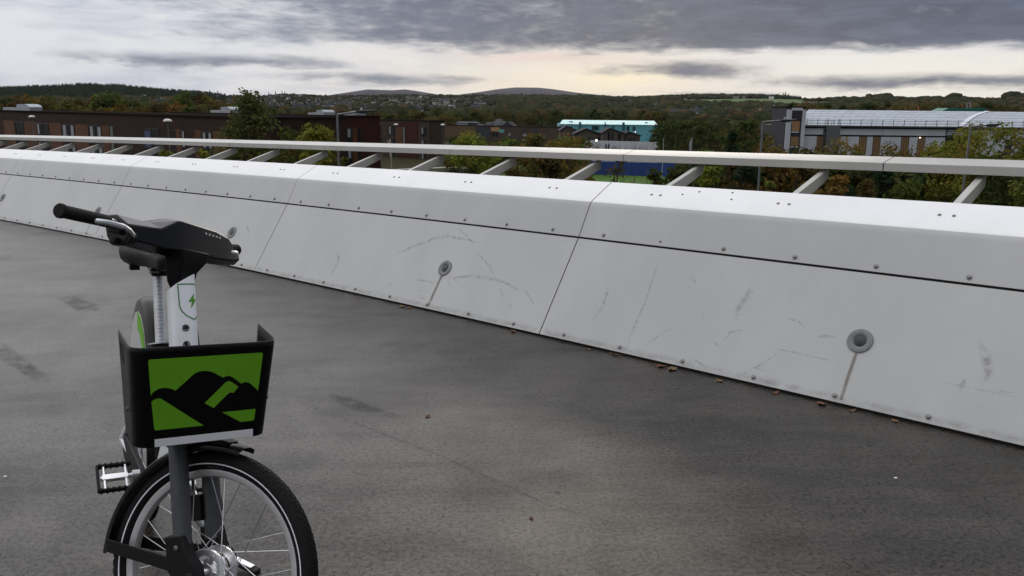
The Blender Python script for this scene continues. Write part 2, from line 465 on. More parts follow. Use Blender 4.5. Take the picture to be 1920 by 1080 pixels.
for k, (pts, w) in enumerate((([(-1.10, 4.18), (-1.03, 4.12), (-0.68, 3.81), (-0.32, 3.48), (0.15, 2.98), (0.42, 2.81), (0.61, 2.63)], 0.010),
               ([(-0.34, 5.11), (-0.2, 5.18), (-0.08, 5.28), (0.17, 5.43)], 0.012),
               ([(-0.28, 2.71), (0.02, 2.56), (0.23, 2.44)], 0.007), ([(-2.2, 4.9), (-1.75, 4.72), (-1.3, 4.60)], 0.010))):
    m2 = MB()
    q = [Vector((x + rnd.uniform(-.006, .006), y + rnd.uniform(-.006, .006), 0)) for x, y in pts]
    m2.ribbon(q, UPZ, w, 0.003 + 0.0005 * k)
    obj('crack', m2, M_crack, parent=deck)

# ---- parapet
WROOT = wp(T0, 0, 0)
parapet = empty('parapet', WROOT, deck=True)
tag(parapet, 'long white metal clad parapet wall, bolted together from sloping panels along the bridge edge', 'parapet')
FACE_N = lambda th: (er(th) * -Z1 + UPZ * O1).normalized()          # lower face, outward (towards the walkway)
SL = (er(0) * 0)
KR = range(-3, 6)
def lowpt(th, t): return wp(th, O1 * t, Z1 * t)
# dark backing that closes the joints
mb = MB(); rg = []
for i in range(28):
    th = T0 + TS * (KR[0] + (len(KR)) * i / 27)
    rg.append([wp(th, 0.02, 0.001), wp(th, O1 + 0.012, Z1 - 0.010), wp(th, O2 + 0.014, Z2 - 0.012), wp(th, O3 - 0.004, Z3 - 0.02), wp(th, O3 - 0.01, 0.55), wp(th, 0.62, 0.001)])
mb.rings(rg, True)
obj('parapet_core', mb, M_dark, parapet, off=WROOT)
bolt_mb = MB(); bolt_mb.lathe([(0.0155, 0), (0.0155, 0.002), (0.010, 0.003), (0.0095, 0.0075), (0.006, 0.0105), (0.0, 0.0112)], (0, 0, 0), (0, 0, 1), 12)
BOLT = bolt_mb.mesh('bolt', M_steel, 30)
scr_mb = MB(); scr_mb.lathe([(0.0095, 0), (0.0095, 0.003), (0.006, 0.0045), (0.0, 0.0047)], (0, 0, 0), (0, 0, 1), 10)
SCREW = scr_mb.mesh('screw', [pmat('dull_screw', (0.16, 0.16, 0.16), 0.5, 0.8)], 30)
hole_mb = MB(); hole_mb.lathe([(0.007, 0), (0.007, 0.0012), (0.0, 0.0013)], (0, 0, 0), (0, 0, 1), 10)
HOLE = hole_mb.mesh('empty_bolt_hole', M_hole)
def sheet(mbx, prof, th0, th1, thick, nseg=5):
    """bent sheet metal: profile of (o,z) swept along the wall, given thickness inwards"""
    n = len(prof); nr = []
    for i in range(n):
        a = prof[max(i - 1, 0)]; c = prof[min(i + 1, n - 1)]
        d2 = Vector((c[0] - a[0], c[1] - a[1])).normalized()
        nr.append((d2.y, -d2.x))                                     # inward normal (away from the walkway)
    secs = [(p[0], p[1]) for p in prof] + [(prof[i][0] + nr[i][0] * thick, prof[i][1] + nr[i][1] * thick) for i in range(n - 1, -1, -1)]
    mbx.rings([[wp(th0 + (th1 - th0) * i / nseg, o, z) for o, z in secs] for i in range(nseg + 1)], True)
def bend(p, q, r, rad, n=5):
    """rounded corner at q between p and r"""
    p, q, r = Vector(p), Vector(q), Vector(r)
    a = q + (p - q).normalized() * rad; c = q + (r - q).normalized() * rad
    return [tuple((1 - s) ** 2 * a + 2 * s * (1 - s) * q + s * s * c) for s in [i / (n - 1) for i in range(n)]]
GAPTH = 0.0045 / RAD
nl_hi = Vector((O2 - O1, Z2 - Z1)); nl_hi.normalize()
scuffs = [[(0.82218, 0.487), (0.8211, 0.634), (0.81965, 0.787), (0.81893, 0.833), (0.81744, 0.826), (0.81647, 0.799)], [(0.8184, 0.942), (0.81737, 0.85), (0.81676, 0.764)],
 [(0.81651, 0.714), (0.81545, 0.59), (0.81463, 0.455)], [(0.81758, 0.376), (0.81632, 0.44), (0.81536, 0.458), (0.81425, 0.446), (0.81307, 0.387)],
 [(0.82659, 0.46), (0.82602, 0.373), (0.82598, 0.273), (0.826, 0.146)], [(0.81434, 0.412), (0.81375, 0.287)], [(0.81334, 0.26), (0.81306, 0.17)], [(0.82839, 0.192), (0.82865, 0.107)],
 [(0.81965, 0.302), (0.8182, 0.308)], [(0.81893, 0.122), (0.81836, 0.119)], [(0.81286, 0.418), (0.81191, 0.271)], [(0.80868, 0.582), (0.8086, 0.38), (0.80878, 0.247)],
 [(0.80689, 0.865), (0.8068, 0.494), (0.80684, 0.322), (0.80684, 0.104), (0.80682, 0.03)], [(0.80534, 0.791), (0.80498, 0.713)], [(0.80447, 0.517), (0.80408, 0.417)],
 [(0.80523, 0.313), (0.80554, 0.265), (0.80585, 0.182), (0.8061, 0.124)], [(0.80269, 0.718), (0.80286, 0.724), (0.80287, 0.689), (0.803, 0.56), (0.80294, 0.461)],
 [(0.80122, 0.56), (0.80072, 0.537), (0.80048, 0.5)], [(0.80371, 0.295), (0.80318, 0.229)], [(0.80317, 0.284), (0.803, 0.369), (0.80246, 0.413)], [(0.8016, 0.308), (0.80066, 0.308), (0.79901, 0.297)],
 [(0.80119, 0.316), (0.80115, 0.264), (0.80164, 0.147), (0.80209, 0.062)], [(0.79622, 0.302), (0.7953, 0.304), (0.79396, 0.304)], [(0.7954, 0.617), (0.79517, 0.536), (0.79494, 0.42), (0.79506, 0.342)],
 [(0.7955, 0.365), (0.79553, 0.265)], [(0.79655, 0.142), (0.79673, 0.082)], [(0.79501, 0.195), (0.79486, 0.159)], [(0.79477, 0.322), (0.79418, 0.327)], [(0.80006, 0.458), (0.79943, 0.481)],
 [(0.8420, 0.30), (0.8412, 0.36), (0.8405, 0.33)], [(0.8475, 0.20), (0.8466, 0.24)], [(0.8362, 0.62), (0.8355, 0.5)], [(0.8600, 0.3), (0.8590, 0.4)]]
scuff_w = [0.035, 0.02, 0.022, 0.035, 0.03, 0.015, 0.012, 0.02, 0.02, 0.025, 0.016, 0.03, 0.022, 0.014, 0.010, 0.018, 0.055, 0.020, 0.012, 0.022, 0.010, 0.014, 0.008, 0.06, 0.035, 0.010, 0.03, 0.010, 0.022, 0.03, 0.03, 0.03, 0.03]
panels = {}
for k in KR:
    ta, tb = T0 + TS * k + GAPTH, T0 + TS * (k + 1) - GAPTH
    mb = MB()
    sheet(mb, [(O1 * t, Z1 * t) for t in (0.022, 0.5, 0.986)], ta, tb, 0.006)
    lp = obj('lower_panel', mb, M_panel, parapet, off=WROOT, smooth=20)
    up = [(O1 + nl_hi.x * 0.004, Z1 + nl_hi.y * 0.004)] + bend((O1, Z1), (O2, Z2), (O3, Z3), 0.035, 6) + bend((O2, Z2), (O3, Z3), (O3 + 0.005, Z3 - 0.1), 0.012, 4) + [(O3 + 0.002, Z3 - 0.07)]
    mb = MB(); sheet(mb, up, ta, tb, 0.006)
    upn = obj('upper_panel', mb, [M_panel, M_lit_cap], parapet, off=WROOT, smooth=50)
    for pl in upn.data.polygons:                                      # cap is the same sheet; its brighter sky light is painted in as paler colour
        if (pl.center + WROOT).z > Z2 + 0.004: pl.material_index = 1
    panels[k] = lp
    nf = lambda th: FACE_N(th)
    for i in range(8):
        th = T0 + TS * (k + (i + 0.55) / 8)
        Pw = lowpt(th, 0.062)
        z_ = FACE_N(th); x_ = et(th); y_ = z_.cross(x_)
        link('bolt', BOLT, lp, frame(Pw - WROOT, x_, y_, z_))
        un = (er(th) * -(Z2 - Z1) + UPZ * (O2 - O1)).normalized()
        Pu = wp(th, O1 + nl_hi.x * 0.033, Z1 + nl_hi.y * 0.033)
        hole = (k == -1 and i == 6)
        link('empty_bolt_hole' if hole else 'bolt', HOLE if hole else BOLT, upn, frame(Pu - WROOT + un * (0.0005 if hole else 0), x_, un.cross(x_), un))
    for i in range(4):
        for sgn in (-1, 1):
            th = T0 + TS * (k + (i + 0.5) / 4) + sgn * 0.035 / RAD
            tn = (er(th) * -(Z3 - Z2) + UPZ * (O3 - O2)).normalized()
            Pt = wp(th, O2 + (O3 - O2) * 0.52, Z2 + (Z3 - Z2) * 0.52)
            link('screw', SCREW, upn, frame(Pt - WROOT, et(th), tn.cross(et(th)), tn))
    if k == -1:
        for th, s in ((0.80722, 0.62), (0.80660, 0.78), (0.80520, 0.83), (0.80500, 0.55)):
            tn = (er(th) * -(Z3 - Z2) + UPZ * (O3 - O2)).normalized()
            link('empty_bolt_hole', HOLE, upn, frame(wp(th, O2 + (O3 - O2) * s, Z2 + (Z3 - Z2) * s) - WROOT + tn * 0.0005, et(th), tn.cross(et(th)), tn))
    mine = [(s, w) for s, w in zip(scuffs, scuff_w) if T0 + TS * k <= s[0][0] < T0 + TS * (k + 1)]
    ks = 0
    for s, w in mine:
        ks += 1
        m2 = MB()
        m2.ribbon([lowpt(th, t) - WROOT for th, t in s], lambda p, th=s[0][0]: FACE_N(th), w, 0.0008 + 0.0002 * ks)
        obj('scuff_mark', m2, M_scuff, lp)
    # scattered small marks
    for i in range(7):
        th = T0 + TS * (k + rnd.uniform(0.06, 0.94)); t = rnd.uniform(0.08, 0.5) ** 1.2
        dth = rnd.uniform(-0.0006, 0.0006); dt = rnd.uniform(-0.06, 0.06)
        m2 = MB(); m2.ribbon([lowpt(th, t) - WROOT, lowpt(th + dth, t + dt) - WROOT], lambda p, th=th: FACE_N(th), rnd.uniform(0.006, 0.016), 0.0030 + i * 0.0002)
        obj('scuff_mark', m2, M_scuff, lp)
for k in KR:                                              # grime line along the foot of each panel
    m2 = MB()
    m2.ribbon([lowpt(T0 + TS * (k + f), 0.05) - WROOT for f in (0.01, 0.25, 0.5, 0.75, 0.99)], lambda p: FACE_N(T0), 0.055, 0.0012, taper=False)
    obj('foot_grime', m2, M_grime, panels[k])
# round lights let into the lower panels
ring_mb = MB(); ring_mb.lathe([(0.066, 0.0), (0.066, 0.006), (0.058, 0.009), (0.040, 0.008), (0.034, 0.004), (0.030, 0.001)], (0, 0, 0), (0, 0, 1), 32, caps=False)
RING = ring_mb.mesh('light_ring', M_ring, 35)
lens_mb = MB(); lens_mb.lathe([(0.031, 0.0), (0.031, 0.0035), (0.018, 0.009), (0.0, 0.011)], (0, 0, 0), (0, 0, 1), 24)
LENS = lens_mb.mesh('lens', M_lens, 45)
for k in range(-3, 6):
    th = 0.81802 + 0.01936 * k
    nn = FACE_N(th); x_ = et(th)
    li = link('wall_light', RING, parapet, frame(lowpt(th, 0.479) - WROOT + nn * 0.0005, x_, nn.cross(x_), nn))
    link('lens', LENS, li)
    m2 = MB()
    m2.ribbon([lowpt(th, 0.40) - WROOT, lowpt(th + 0.00002, 0.2) - WROOT, lowpt(th + 0.00001, 0.045) - WROOT], lambda p, th=th: FACE_N(th), (0.030, 0.018, 0.024, 0.034, 0.027, 0.020, 0.030, 0.022, 0.026)[k + 3], 0.0022, taper=False)
    obj('dirt_drip', m2, M_drip, parapet)

# ---- handrail on raking struts
rail = empty('handrail', wp(T0, 1.25, 0.95), deck=True)
HROOT = wp(T0, 1.25, 0.95)
tag(rail, 'pale metal handrail carried on raking struts outside the parapet wall', 'handrail')
for j in range(-5, 10):
    ta = 0.8121 + 0.01158 * j + 0.0035 / RAD; tb = ta + 0.01158 - 0.007 / RAD
    sec = [(1.172, 1.102), (1.170, 1.104), (1.170, 1.150), (1.171, 1.1525), (1.174, 1.1535), (1.328, 1.181), (1.332, 1.178), (1.332, 1.104), (1.328, 1.102)]
    mb = MB(); mb.rings([[wp(ta + (tb - ta) * i / 3, o, z) for o, z in sec] for i in range(4)], True)
    obj('rail_segment', mb, M_rail, rail, off=HROOT, smooth=15)
mb = MB(); mb.rings([[wp(0.8121 + 0.01158 * (-5 + 15 * i / 45), o, z) for o, z in ((1.182, 1.110), (1.180, 1.146), (1.322, 1.172), (1.322, 1.110))] for i in range(46)], True)
obj('rail_core', mb, M_dark, rail, off=HROOT)
sdir = Vector((1.24 - 0.80, 1.102 - 0.962)); sdir.normalize(); sn = Vector((-sdir.y, sdir.x))
for j in range(-14, 26):
    th = T0 + TS * (j + 0.5) / 4
    if not (0.755 < th < 0.935): continue
    a2 = Vector((0.775, 0.955)); b2 = Vector((1.262, 1.1095)); dp = 0.085
    sec = [a2, b2, Vector((1.262, 1.030)), Vector((0.82, 0.88))]
    mb = MB(); w = 0.040
    rr = []
    for s in (-w / 2, w / 2):
        rr.append([wp(th, q.x, min(q.y, 1.0985)) + et(th) * s for q in sec])
    mb.rings(rr, True)
    obj('strut', mb, M_rail, rail, off=HROOT, bevel=0.003)
mb = MB()

# ---- fallen leaves and bits
M_leafb = pmat('dead_leaf_brown', (0.13, 0.055, 0.025), 0.7, 0, 0.4, 20, 0.2, 60)
M_leafo = pmat('dead_leaf_tan', (0.17, 0.10, 0.045), 0.7, 0, 0.4, 20, 0.2, 60)
def leaf_mesh(seed, mat):
    r = random.Random(seed); m = MB(); n = 5
    L = []
    for i in range(n):
        x = i / (n - 1); w = 0.42 * math.sin(math.pi * min(0.97, 0.08 + 0.9 * x)) * r.uniform(0.75, 1.1)
        zz = 0.22 * (x - 0.45) ** 2 + r.uniform(0, 0.05)
        L.append([(x - .5, -w, zz + 0.18 * r.random()), (x - .5, 0, zz), (x - .5, w, zz + 0.18 * r.random())])
    for row in L: m.v += row
    for i in range(n - 1):
        for j in (0, 1): m.f.append((3 * i + j, 3 * i + 3 + j, 3 * i + 4 + j, 3 * i + 1 + j)); m.mi.append(0)
    m.tube([(-.5, 0, .06), (-.62, .02, .03), (-.75, 0.05, .02)], 0.02, 5)
    zmin = min(v[2] for v in m.v); m.v = [(a, c, e - zmin) for a, c, e in m.v]
    return m.mesh('fallen_leaf', mat, 60)
LEAVES = [leaf_mesh(3, M_leafb), leaf_mesh(8, M_leafo), leaf_mesh(12, M_leafb)]
lf = [(0.89, 4.76, .075, 0), (0.95, 4.70, .085, 1), (1.15, 4.46, .06, 1), (1.41, 4.26, .055, 0), (1.60, 4.09, .07, 0), (1.71, 3.98, .05, 0), (-0.86, 6.39, .08, 1), (-1.27, 6.72, .05, 1),
      (0.01, 5.59, .06, 0), (0.69, 5.04, .05, 2), (0.48, 5.12, .045, 1), (1.84, 3.82, .05, 1), (-0.80, 6.33, .06, 2), (0.62, 5.03, .04, 0)]
for x, y, s, k in lf:
    # keep clear of the wall foot
    v = Vector((x, y, 0)); rr_ = math.hypot(x - CX, y - CY)
    if rr_ > RAD - s * 0.55: v -= er(math.atan2(y - CY, x - CX)) * (rr_ - RAD + s * 0.55)
    o = link('fallen_leaf', LEAVES[k], M=Matrix.Translation(v) @ Matrix.Rotation(rnd.uniform(0, 6.28), 4, 'Z') @ Matrix.Scale(s * 0.8, 4), deck=True)
    tag(o, 'curled dry brown leaf lying along the foot of the white parapet', 'leaf', 'dead leaves blown against the parapet foot')
o = link('fallen_leaf', LEAVES[2], M=Matrix.Translation((-0.43, 3.97, 0)) @ Matrix.Rotation(1.0, 4, 'Z') @ Matrix.Scale(0.034, 4), deck=True)
tag(o, 'lone dark curled leaf out on the open deck right of the basket', 'leaf')
o = link('fallen_leaf', LEAVES[0], M=Matrix.Translation((0.06, 2.89, 0)) @ Matrix.Rotation(2.0, 4, 'Z') @ Matrix.Scale(0.022, 4), deck=True)
tag(o, 'tiny dark leaf scrap on the bare deck in the middle foreground', 'leaf')
M_paper = pmat('white_paper', (0.75, 0.75, 0.73), 0.7)
for x, y, lb in ((-2.17, 3.33, 'tiny white paper scrap on the deck left of the bicycle pedal'), (1.56, 3.19, 'tiny white paper scrap on the dark deck in the right foreground')):
    mb = MB(); mb.prism([(-.006, -.004), (.005, -.005), (.007, .002), (.0, .005), (-.006, .003)], (0, 0, 0.0005), (1, 0, 0), (0, 1, 0), (0, 0, 0.002))
    tag(obj('paper_scrap', mb, M_paper, M=Matrix.Translation((x, y, 0)), deck=True), lb, 'litter')
# ================================================================== hire bicycle
M_wht = pmat('white_gloss_paint', (0.84, 0.86, 0.90), 0.28, 0, 0.05, 8, spec=0.5, coat=0.3)
M_blk = pmat('black_satin_plastic', (0.008, 0.008, 0.009), 0.5, 0, 0.2, 25, 0.03, 300, spec=0.2)
M_blkgl = pmat('black_gloss_plastic', (0.008, 0.008, 0.010), 0.22, 0, spec=0.22)
M_bsk = pmat('black_basket_sheet', (0.0035, 0.0035, 0.004), 0.40, spec=0.18)
M_rub = pmat('black_rubber', (0.009, 0.009, 0.0095), 0.7, 0, 0.25, 60, 0.12, 200, spec=0.2)
M_grip = pmat('grip_rubber', (0.011, 0.010, 0.011), 0.75, 0, 0.2, 60, 0.25, 260, spec=0.2)
M_fork = pmat('charcoal_fork_paint', (0.085, 0.088, 0.095), 0.42, 0.2, 0.15, 60, 0.02, 400, spec=0.35)
M_grn = pmat('lime_green_vinyl', (0.155, 0.43, 0.022), 0.5, 0, 0.06, 30, spec=0.2)
M_dgrn = pmat('green_print', (0.035, 0.21, 0.045), 0.45)
M_alu = pmat('brushed_aluminium', (0.60, 0.61, 0.63), 0.36, 0.9, 0.2, 30, 0.03, 200)
M_chr = pmat('polished_alloy', (0.86, 0.86, 0.88), 0.26, 0.85)
M_rimm = pmat('grey_rim', (0.58, 0.58, 0.59), 0.38, 0.5, 0.1, 30)
M_spoke = pmat('steel_spoke', (0.62, 0.62, 0.63), 0.25, 1.0)
M_refl = pmat('white_reflective_strip', (0.88, 0.90, 0.94), 0.4)
M_pgl = pmat('dull_print', (0.075, 0.075, 0.078), 0.5)

BM = Matrix.Translation((-0.86302, 2.00073, 0)) @ Matrix.Rotation(math.radians(-59.832), 4, 'Z') @ Matrix.Rotation(math.radians(-5.443), 4, 'X')
bike = empty('bicycle', M=BM, deck=True)
tag(bike, 'black and white hire bicycle with a green emblem on its front basket, wheel turned aside', 'bicycle')
HA = math.radians(70.8704)
AX = Vector((-math.cos(HA), 0, math.sin(HA))); PP = Vector((math.sin(HA), 0, math.cos(HA))); YV = Vector((0, 1, 0))
WR = 0.3138
HUB = Vector((0, 0, WR)); BB_ = HUB - 0.04994 * PP
STM = Matrix.Translation(BB_) @ Matrix.Rotation(math.radians(43.154), 4, AX) @ Matrix.Translation(-BB_)

def ax_pt(v, y=0.0, p=0.0): return BB_ + AX * v + YV * y + PP * p

# ---------------- wheel (built round the origin, axle along y; instanced front and rear)
def circ(r, t, y=0.0): return Vector((r * math.sin(t), y, r * math.cos(t)))
def ring_profile(mb, prof, n=96, mi=0, close=True):
    """profile of (radius, y) swept round the axle"""
    rings = [[circ(r, 2 * math.pi * i / n, y) for r, y in prof] for i in range(n)]
    mb.rings(rings, False, mi, loop=True)
mb = MB()
ring_profile(mb, [(0.2645, -0.013), (0.265, -0.016), (0.260, -0.0165), (0.248, -0.013), (0.244, -0.006), (0.244, 0.006), (0.248, 0.013), (0.260, 0.0165), (0.265, 0.016), (0.2645, 0.013), (0.256, 0.010), (0.256, -0.010)], 96)
rim_me = mb.mesh('rim', M_rimm, 35)
mb = MB()
cr, mr = 0.2875, 0.0262
ring_profile(mb, [(cr + mr * math.cos(a), mr * 0.98 * math.sin(a)) for a in [math.radians(-146 + 292 * i / 15) for i in range(16)]], 110)
n = 84
for i in range(n):                                    # tread blocks
    t = 2 * math.pi * i / n
    for y, da, w in ((-0.014, 0.0, 0.007), (-0.005, 0.5, 0.006), (0.005, 0.0, 0.006), (0.014, 0.5, 0.007)):
        tt = t + da * 2 * math.pi / n
        rr = cr + math.sqrt(max(0, mr * mr - y * y)) - 0.001
        o = circ(rr, tt, y)
        rad = circ(1, tt); tan = Vector((math.cos(tt), 0, -math.sin(tt)))
        up = (rad * math.sqrt(max(0, 1 - (y / mr) ** 2)) + YV * (y / mr)).normalized(); sd_ = tan.cross(up)
        rot = Matrix(((tan.x, sd_.x, up.x), (tan.y, sd_.y, up.y), (tan.z, sd_.z, up.z)))
        mb.box(o + up * 0.0012, (0.0140, w * 1.1, 0.0012), rot)
tyre_me = mb.mesh('tyre', M_rub, 40)
mb = MB()
for s in (-1, 1):
    a0, a1 = math.radians(98), math.radians(105)
    ring_profile(mb, [(cr + (mr + e) * math.cos(a), s * (mr + e) * 0.98 * math.sin(a)) for a, e in ((a0, 0.0003), (a0, 0.0009), (a1, 0.0009), (a1, 0.0003))][::s], 96)
line_me = mb.mesh('reflective_line', M_refl)
mb = MB()
mb.lathe([(0.010, -0.048), (0.010, -0.034), (0.022, -0.033), (0.0225, -0.028), (0.032, -0.025), (0.037, -0.012), (0.038, 0.0), (0.037, 0.012), (0.032, 0.025), (0.0225, 0.028), (0.022, 0.033), (0.010, 0.034), (0.010, 0.048)], (0, 0, 0), (0, 1, 0), 28)
for s in (-1, 1):
    ring_profile(mb, [(0.039, s * 0.022), (0.059, s * 0.024), (0.0595, s * 0.028), (0.058, s * 0.0315), (0.042, s * 0.0325), (0.039, s * 0.029)][::s], 40)
    for k in range(5):                                # spider arms between drum and flange
        t = 2 * math.pi * k / 5 + 0.3
        rad = circ(1, t); tan = Vector((math.cos(t), 0, -math.sin(t)))
        mb.obox(rad * 0.020 - tan * 0.0055 + YV * (s * 0.0265), tan * 0.011, rad * 0.022, YV * (s * 0.005))
hub_me = mb.mesh('hub', M_chr, 35)
mb = MB(); mb.tube([(0, 0, 0), (0, 0, 1)], 0.00125, 6)
spoke_me = mb.mesh('spoke', M_spoke, True)
def make_wheel(name, M, lettering):
    w = link(name, rim_me, bike, M)
    link('tyre', tyre_me, w); link('reflective_line', line_me, w); link('hub', hub_me, w)
    ns = 32
    for i in range(ns):
        s = -1 if i % 2 else 1
        t1 = 2 * math.pi * (i + 0.5) / ns
        k = i // 2
        t0 = t1 + (1.25 if k % 2 else -1.25)
        a = circ(0.0485, t0, s * (0.029 + (0.003 if k % 2 else -0.001))); e = circ(0.247, t1, s * 0.003)
        dv = e - a; z = dv.normalized(); x = z.orthogonal().normalized(); y = z.cross(x)
        link('spoke', spoke_me, w, frame(a, x, y, z * dv.length))
    return w
fw = make_wheel('front_wheel', STM @ Matrix.Translation(HUB), True)
RHUB = Vector((-1.12, 0, WR))
make_wheel('rear_wheel', Matrix.Translation(RHUB) @ Matrix.Rotation(0.4, 4, 'Y'), False)
# moulded tyre lettering, bent round the near side wall
cu = bpy.data.curves.new('tyre_lettering', 'FONT'); cu.body = 'KENDA'; cu.size = 0.0125; cu.align_x = 'CENTER'; cu.extrude = 0.0004; cu.space_character = 1.35; cu.resolution_u = 2
tob = bpy.data.objects.new('tyre_lettering', cu); col.objects.link(tob)
dg = bpy.context.evaluated_depsgraph_get()
tme = bpy.data.meshes.new_from_object(tob.evaluated_get(dg))
bpy.data.objects.remove(tob)
tme.name = 'tyre_lettering'
tme.materials.clear(); tme.materials.append(M_pgl)
R0 = 0.2685
for v in tme.vertices:                                # text x runs forward round the wheel, y outward, seen from -y
    t = v.co.x / R0 - 0.17; rr = R0 + v.co.y * 0.75
    cosa = max(-1.0, min(1.0, (rr - cr) / mr)); yy = -(mr * 0.98) * math.sqrt(1 - cosa * cosa) - 0.0013 - v.co.z
    v.co = circ(rr, t, yy)
link('tyre_lettering', tme, fw)

# ---------------- fork
mb = MB()
LB = 0.0379
def leg_pt(v, y, dp=0.0): return HUB - PP * (LB - dp) + AX * v + YV * y
for y in (-0.065, 0.065):
    mb.tube([leg_pt(0.075, y), leg_pt(0.2, y), leg_pt(0.335, y), leg_pt(0.352, y * 0.97)], [0.0235, 0.0245, 0.0245, 0.021], 18)
fork = obj('fork', mb, M_fork, bike, STM, smooth=40)
mb = MB()
mb.rings([[leg_pt(v, y, dp) for y, dp in ((-0.088, -0.020), (-0.06, -0.036), (0.06, -0.036), (0.088, -0.020), (0.088, 0.022), (0.06, 0.032), (-0.06, 0.032), (-0.088, 0.022))] for v in (0.335, 0.34, 0.375, 0.382)], True)
mb.tube([leg_pt(0.36, 0), leg_pt(0.44, 0)], 0.026, 16)
obj('fork_crown', mb, M_fork, fork, smooth=30, bevel=0.004)
mb = MB()
for s in (-1, 1):                                     # cast drop-out blocks and arms forward to the axle
    pr = [(-0.036, 0.105), (0.020, 0.105), (0.026, 0.060), (0.052, 0.022), (0.056, -0.008), (0.040, -0.022), (-0.010, -0.02), (-0.034, 0.02)]
    mb.prism([(a, c) for a, c in pr], leg_pt(0, s * 0.053 if s > 0 else -0.091), PP, AX, YV * 0.038)
    mb.lathe([(0.013, 0), (0.013, 0.008), (0.008, 0.010), (0.0, 0.010)], HUB + YV * s * 0.088, YV * s, 16)
obj('dropout', mb, M_blk, fork, smooth=30, bevel=0.003)
mb = MB()
for s in (-1, 1):
    mb.lathe([(0.007, 0), (0.007, 0.003), (0.004, 0.004), (0, 0.004)], leg_pt(0.075, s * 0.0915, 0.0), YV * s, 12)
obj('dropout_bolt', mb, M_steel, fork, smooth=30)
mb = MB()                                             # brake caliper and hose on the far leg
mb.box(leg_pt(0.16, 0.045, -0.035), (0.045, 0.03, 0.07), Matrix.Rotation(math.radians(-19), 3, 'Y'))
mb.tube([leg_pt(0.19, 0.05, -0.045), leg_pt(0.235, 0.052, -0.05), leg_pt(0.30, 0.055, -0.03), leg_pt(0.36, 0.07, -0.03)], 0.004, 8)
obj('brake_caliper', mb, M_blk, fork, smooth=30, bevel=0.003)

# front mudguard on the steered fork
def guard(mb, hub, t0, t1, R, w, depth, n=30, thick=0.002):
    prof = [(-w, -depth), (-w * 0.97, -depth * 0.3), (-w * 0.72, 0.0), (-w * 0.3, 0.005), (w * 0.3, 0.005), (w * 0.72, 0.0), (w * 0.97, -depth * 0.3), (w, -depth)]
    inner = [(y * 0.95, d_ - thick) for y, d_ in prof][::-1]
    mb.rings([[hub + circ(R + d_, t0 + (t1 - t0) * i / n, y) for y, d_ in prof + inner] for i in range(n + 1)], True)
mb = MB(); guard(mb, HUB, math.radians(4), math.radians(-98), 0.334, 0.036, 0.014)
gd = obj('front_mudguard', mb, pmat('dark_guard_gloss', (0.020, 0.018, 0.017), 0.25, spec=0.4), bike, STM, smooth=50)
mb = MB()
mb.obox(leg_pt(0.012, -0.084, -0.02), -PP * 0.245 + AX * 0.055 + YV * 0.040, AX * 0.036, YV * 0.006)
mb.obox(leg_pt(0.012, 0.084, -0.02), -PP * 0.245 + AX * 0.055 - YV * 0.040, AX * 0.036, -YV * 0.006)
obj('mudguard_stay', mb, M_blk, gd, bevel=0.002)
mb = MB(); mb.box(HUB + Vector((-0.075, 0, 0.333)), (0.10, 0.05, 0.02))
obj('mudguard_bracket', mb, M_blk, gd, bevel=0.004)

# ---------------- frame
def rsec(c, ux, uy, w, d_, r, n=4, yoff=0.0):
    """rounded rectangle section"""
    pts = []
    for sx, sy, a0 in ((1, 1, 0), (-1, 1, 90), (-1, -1, 180), (1, -1, 270)):
        for i in range(n + 1):
            a = math.radians(a0 + 90 * i / n)
            pts.append(c + ux * (sx * (w - r) + r * math.cos(a)) + uy * (sy * (d_ - r) + r * math.sin(a)))
    return pts
HW, HD, HRR = 0.0345, 0.042, 0.017
YO = -0.003
mb = MB()
rgs = []
for v, k in ((0.375, 0), (0.40, 0), (0.55, 0), (0.70, 0), (1, 1)):
    if not k: rgs.append(rsec(ax_pt(v, YO), YV, PP, HW, HD, HRR))
    else:
        sec = rsec(Vector((0, 0, 0)), YV, PP, HW, HD, HRR)
        rgs.append([ax_pt(0.788 + 0.018 * (q.dot(YV) / HW) - 0.008 * max(0, -q.dot(YV) / HW - 0.3), YO) + q for q in sec])
mb.rings(rgs, True)
head = obj('head_tube', mb, M_wht, bike, smooth=40)
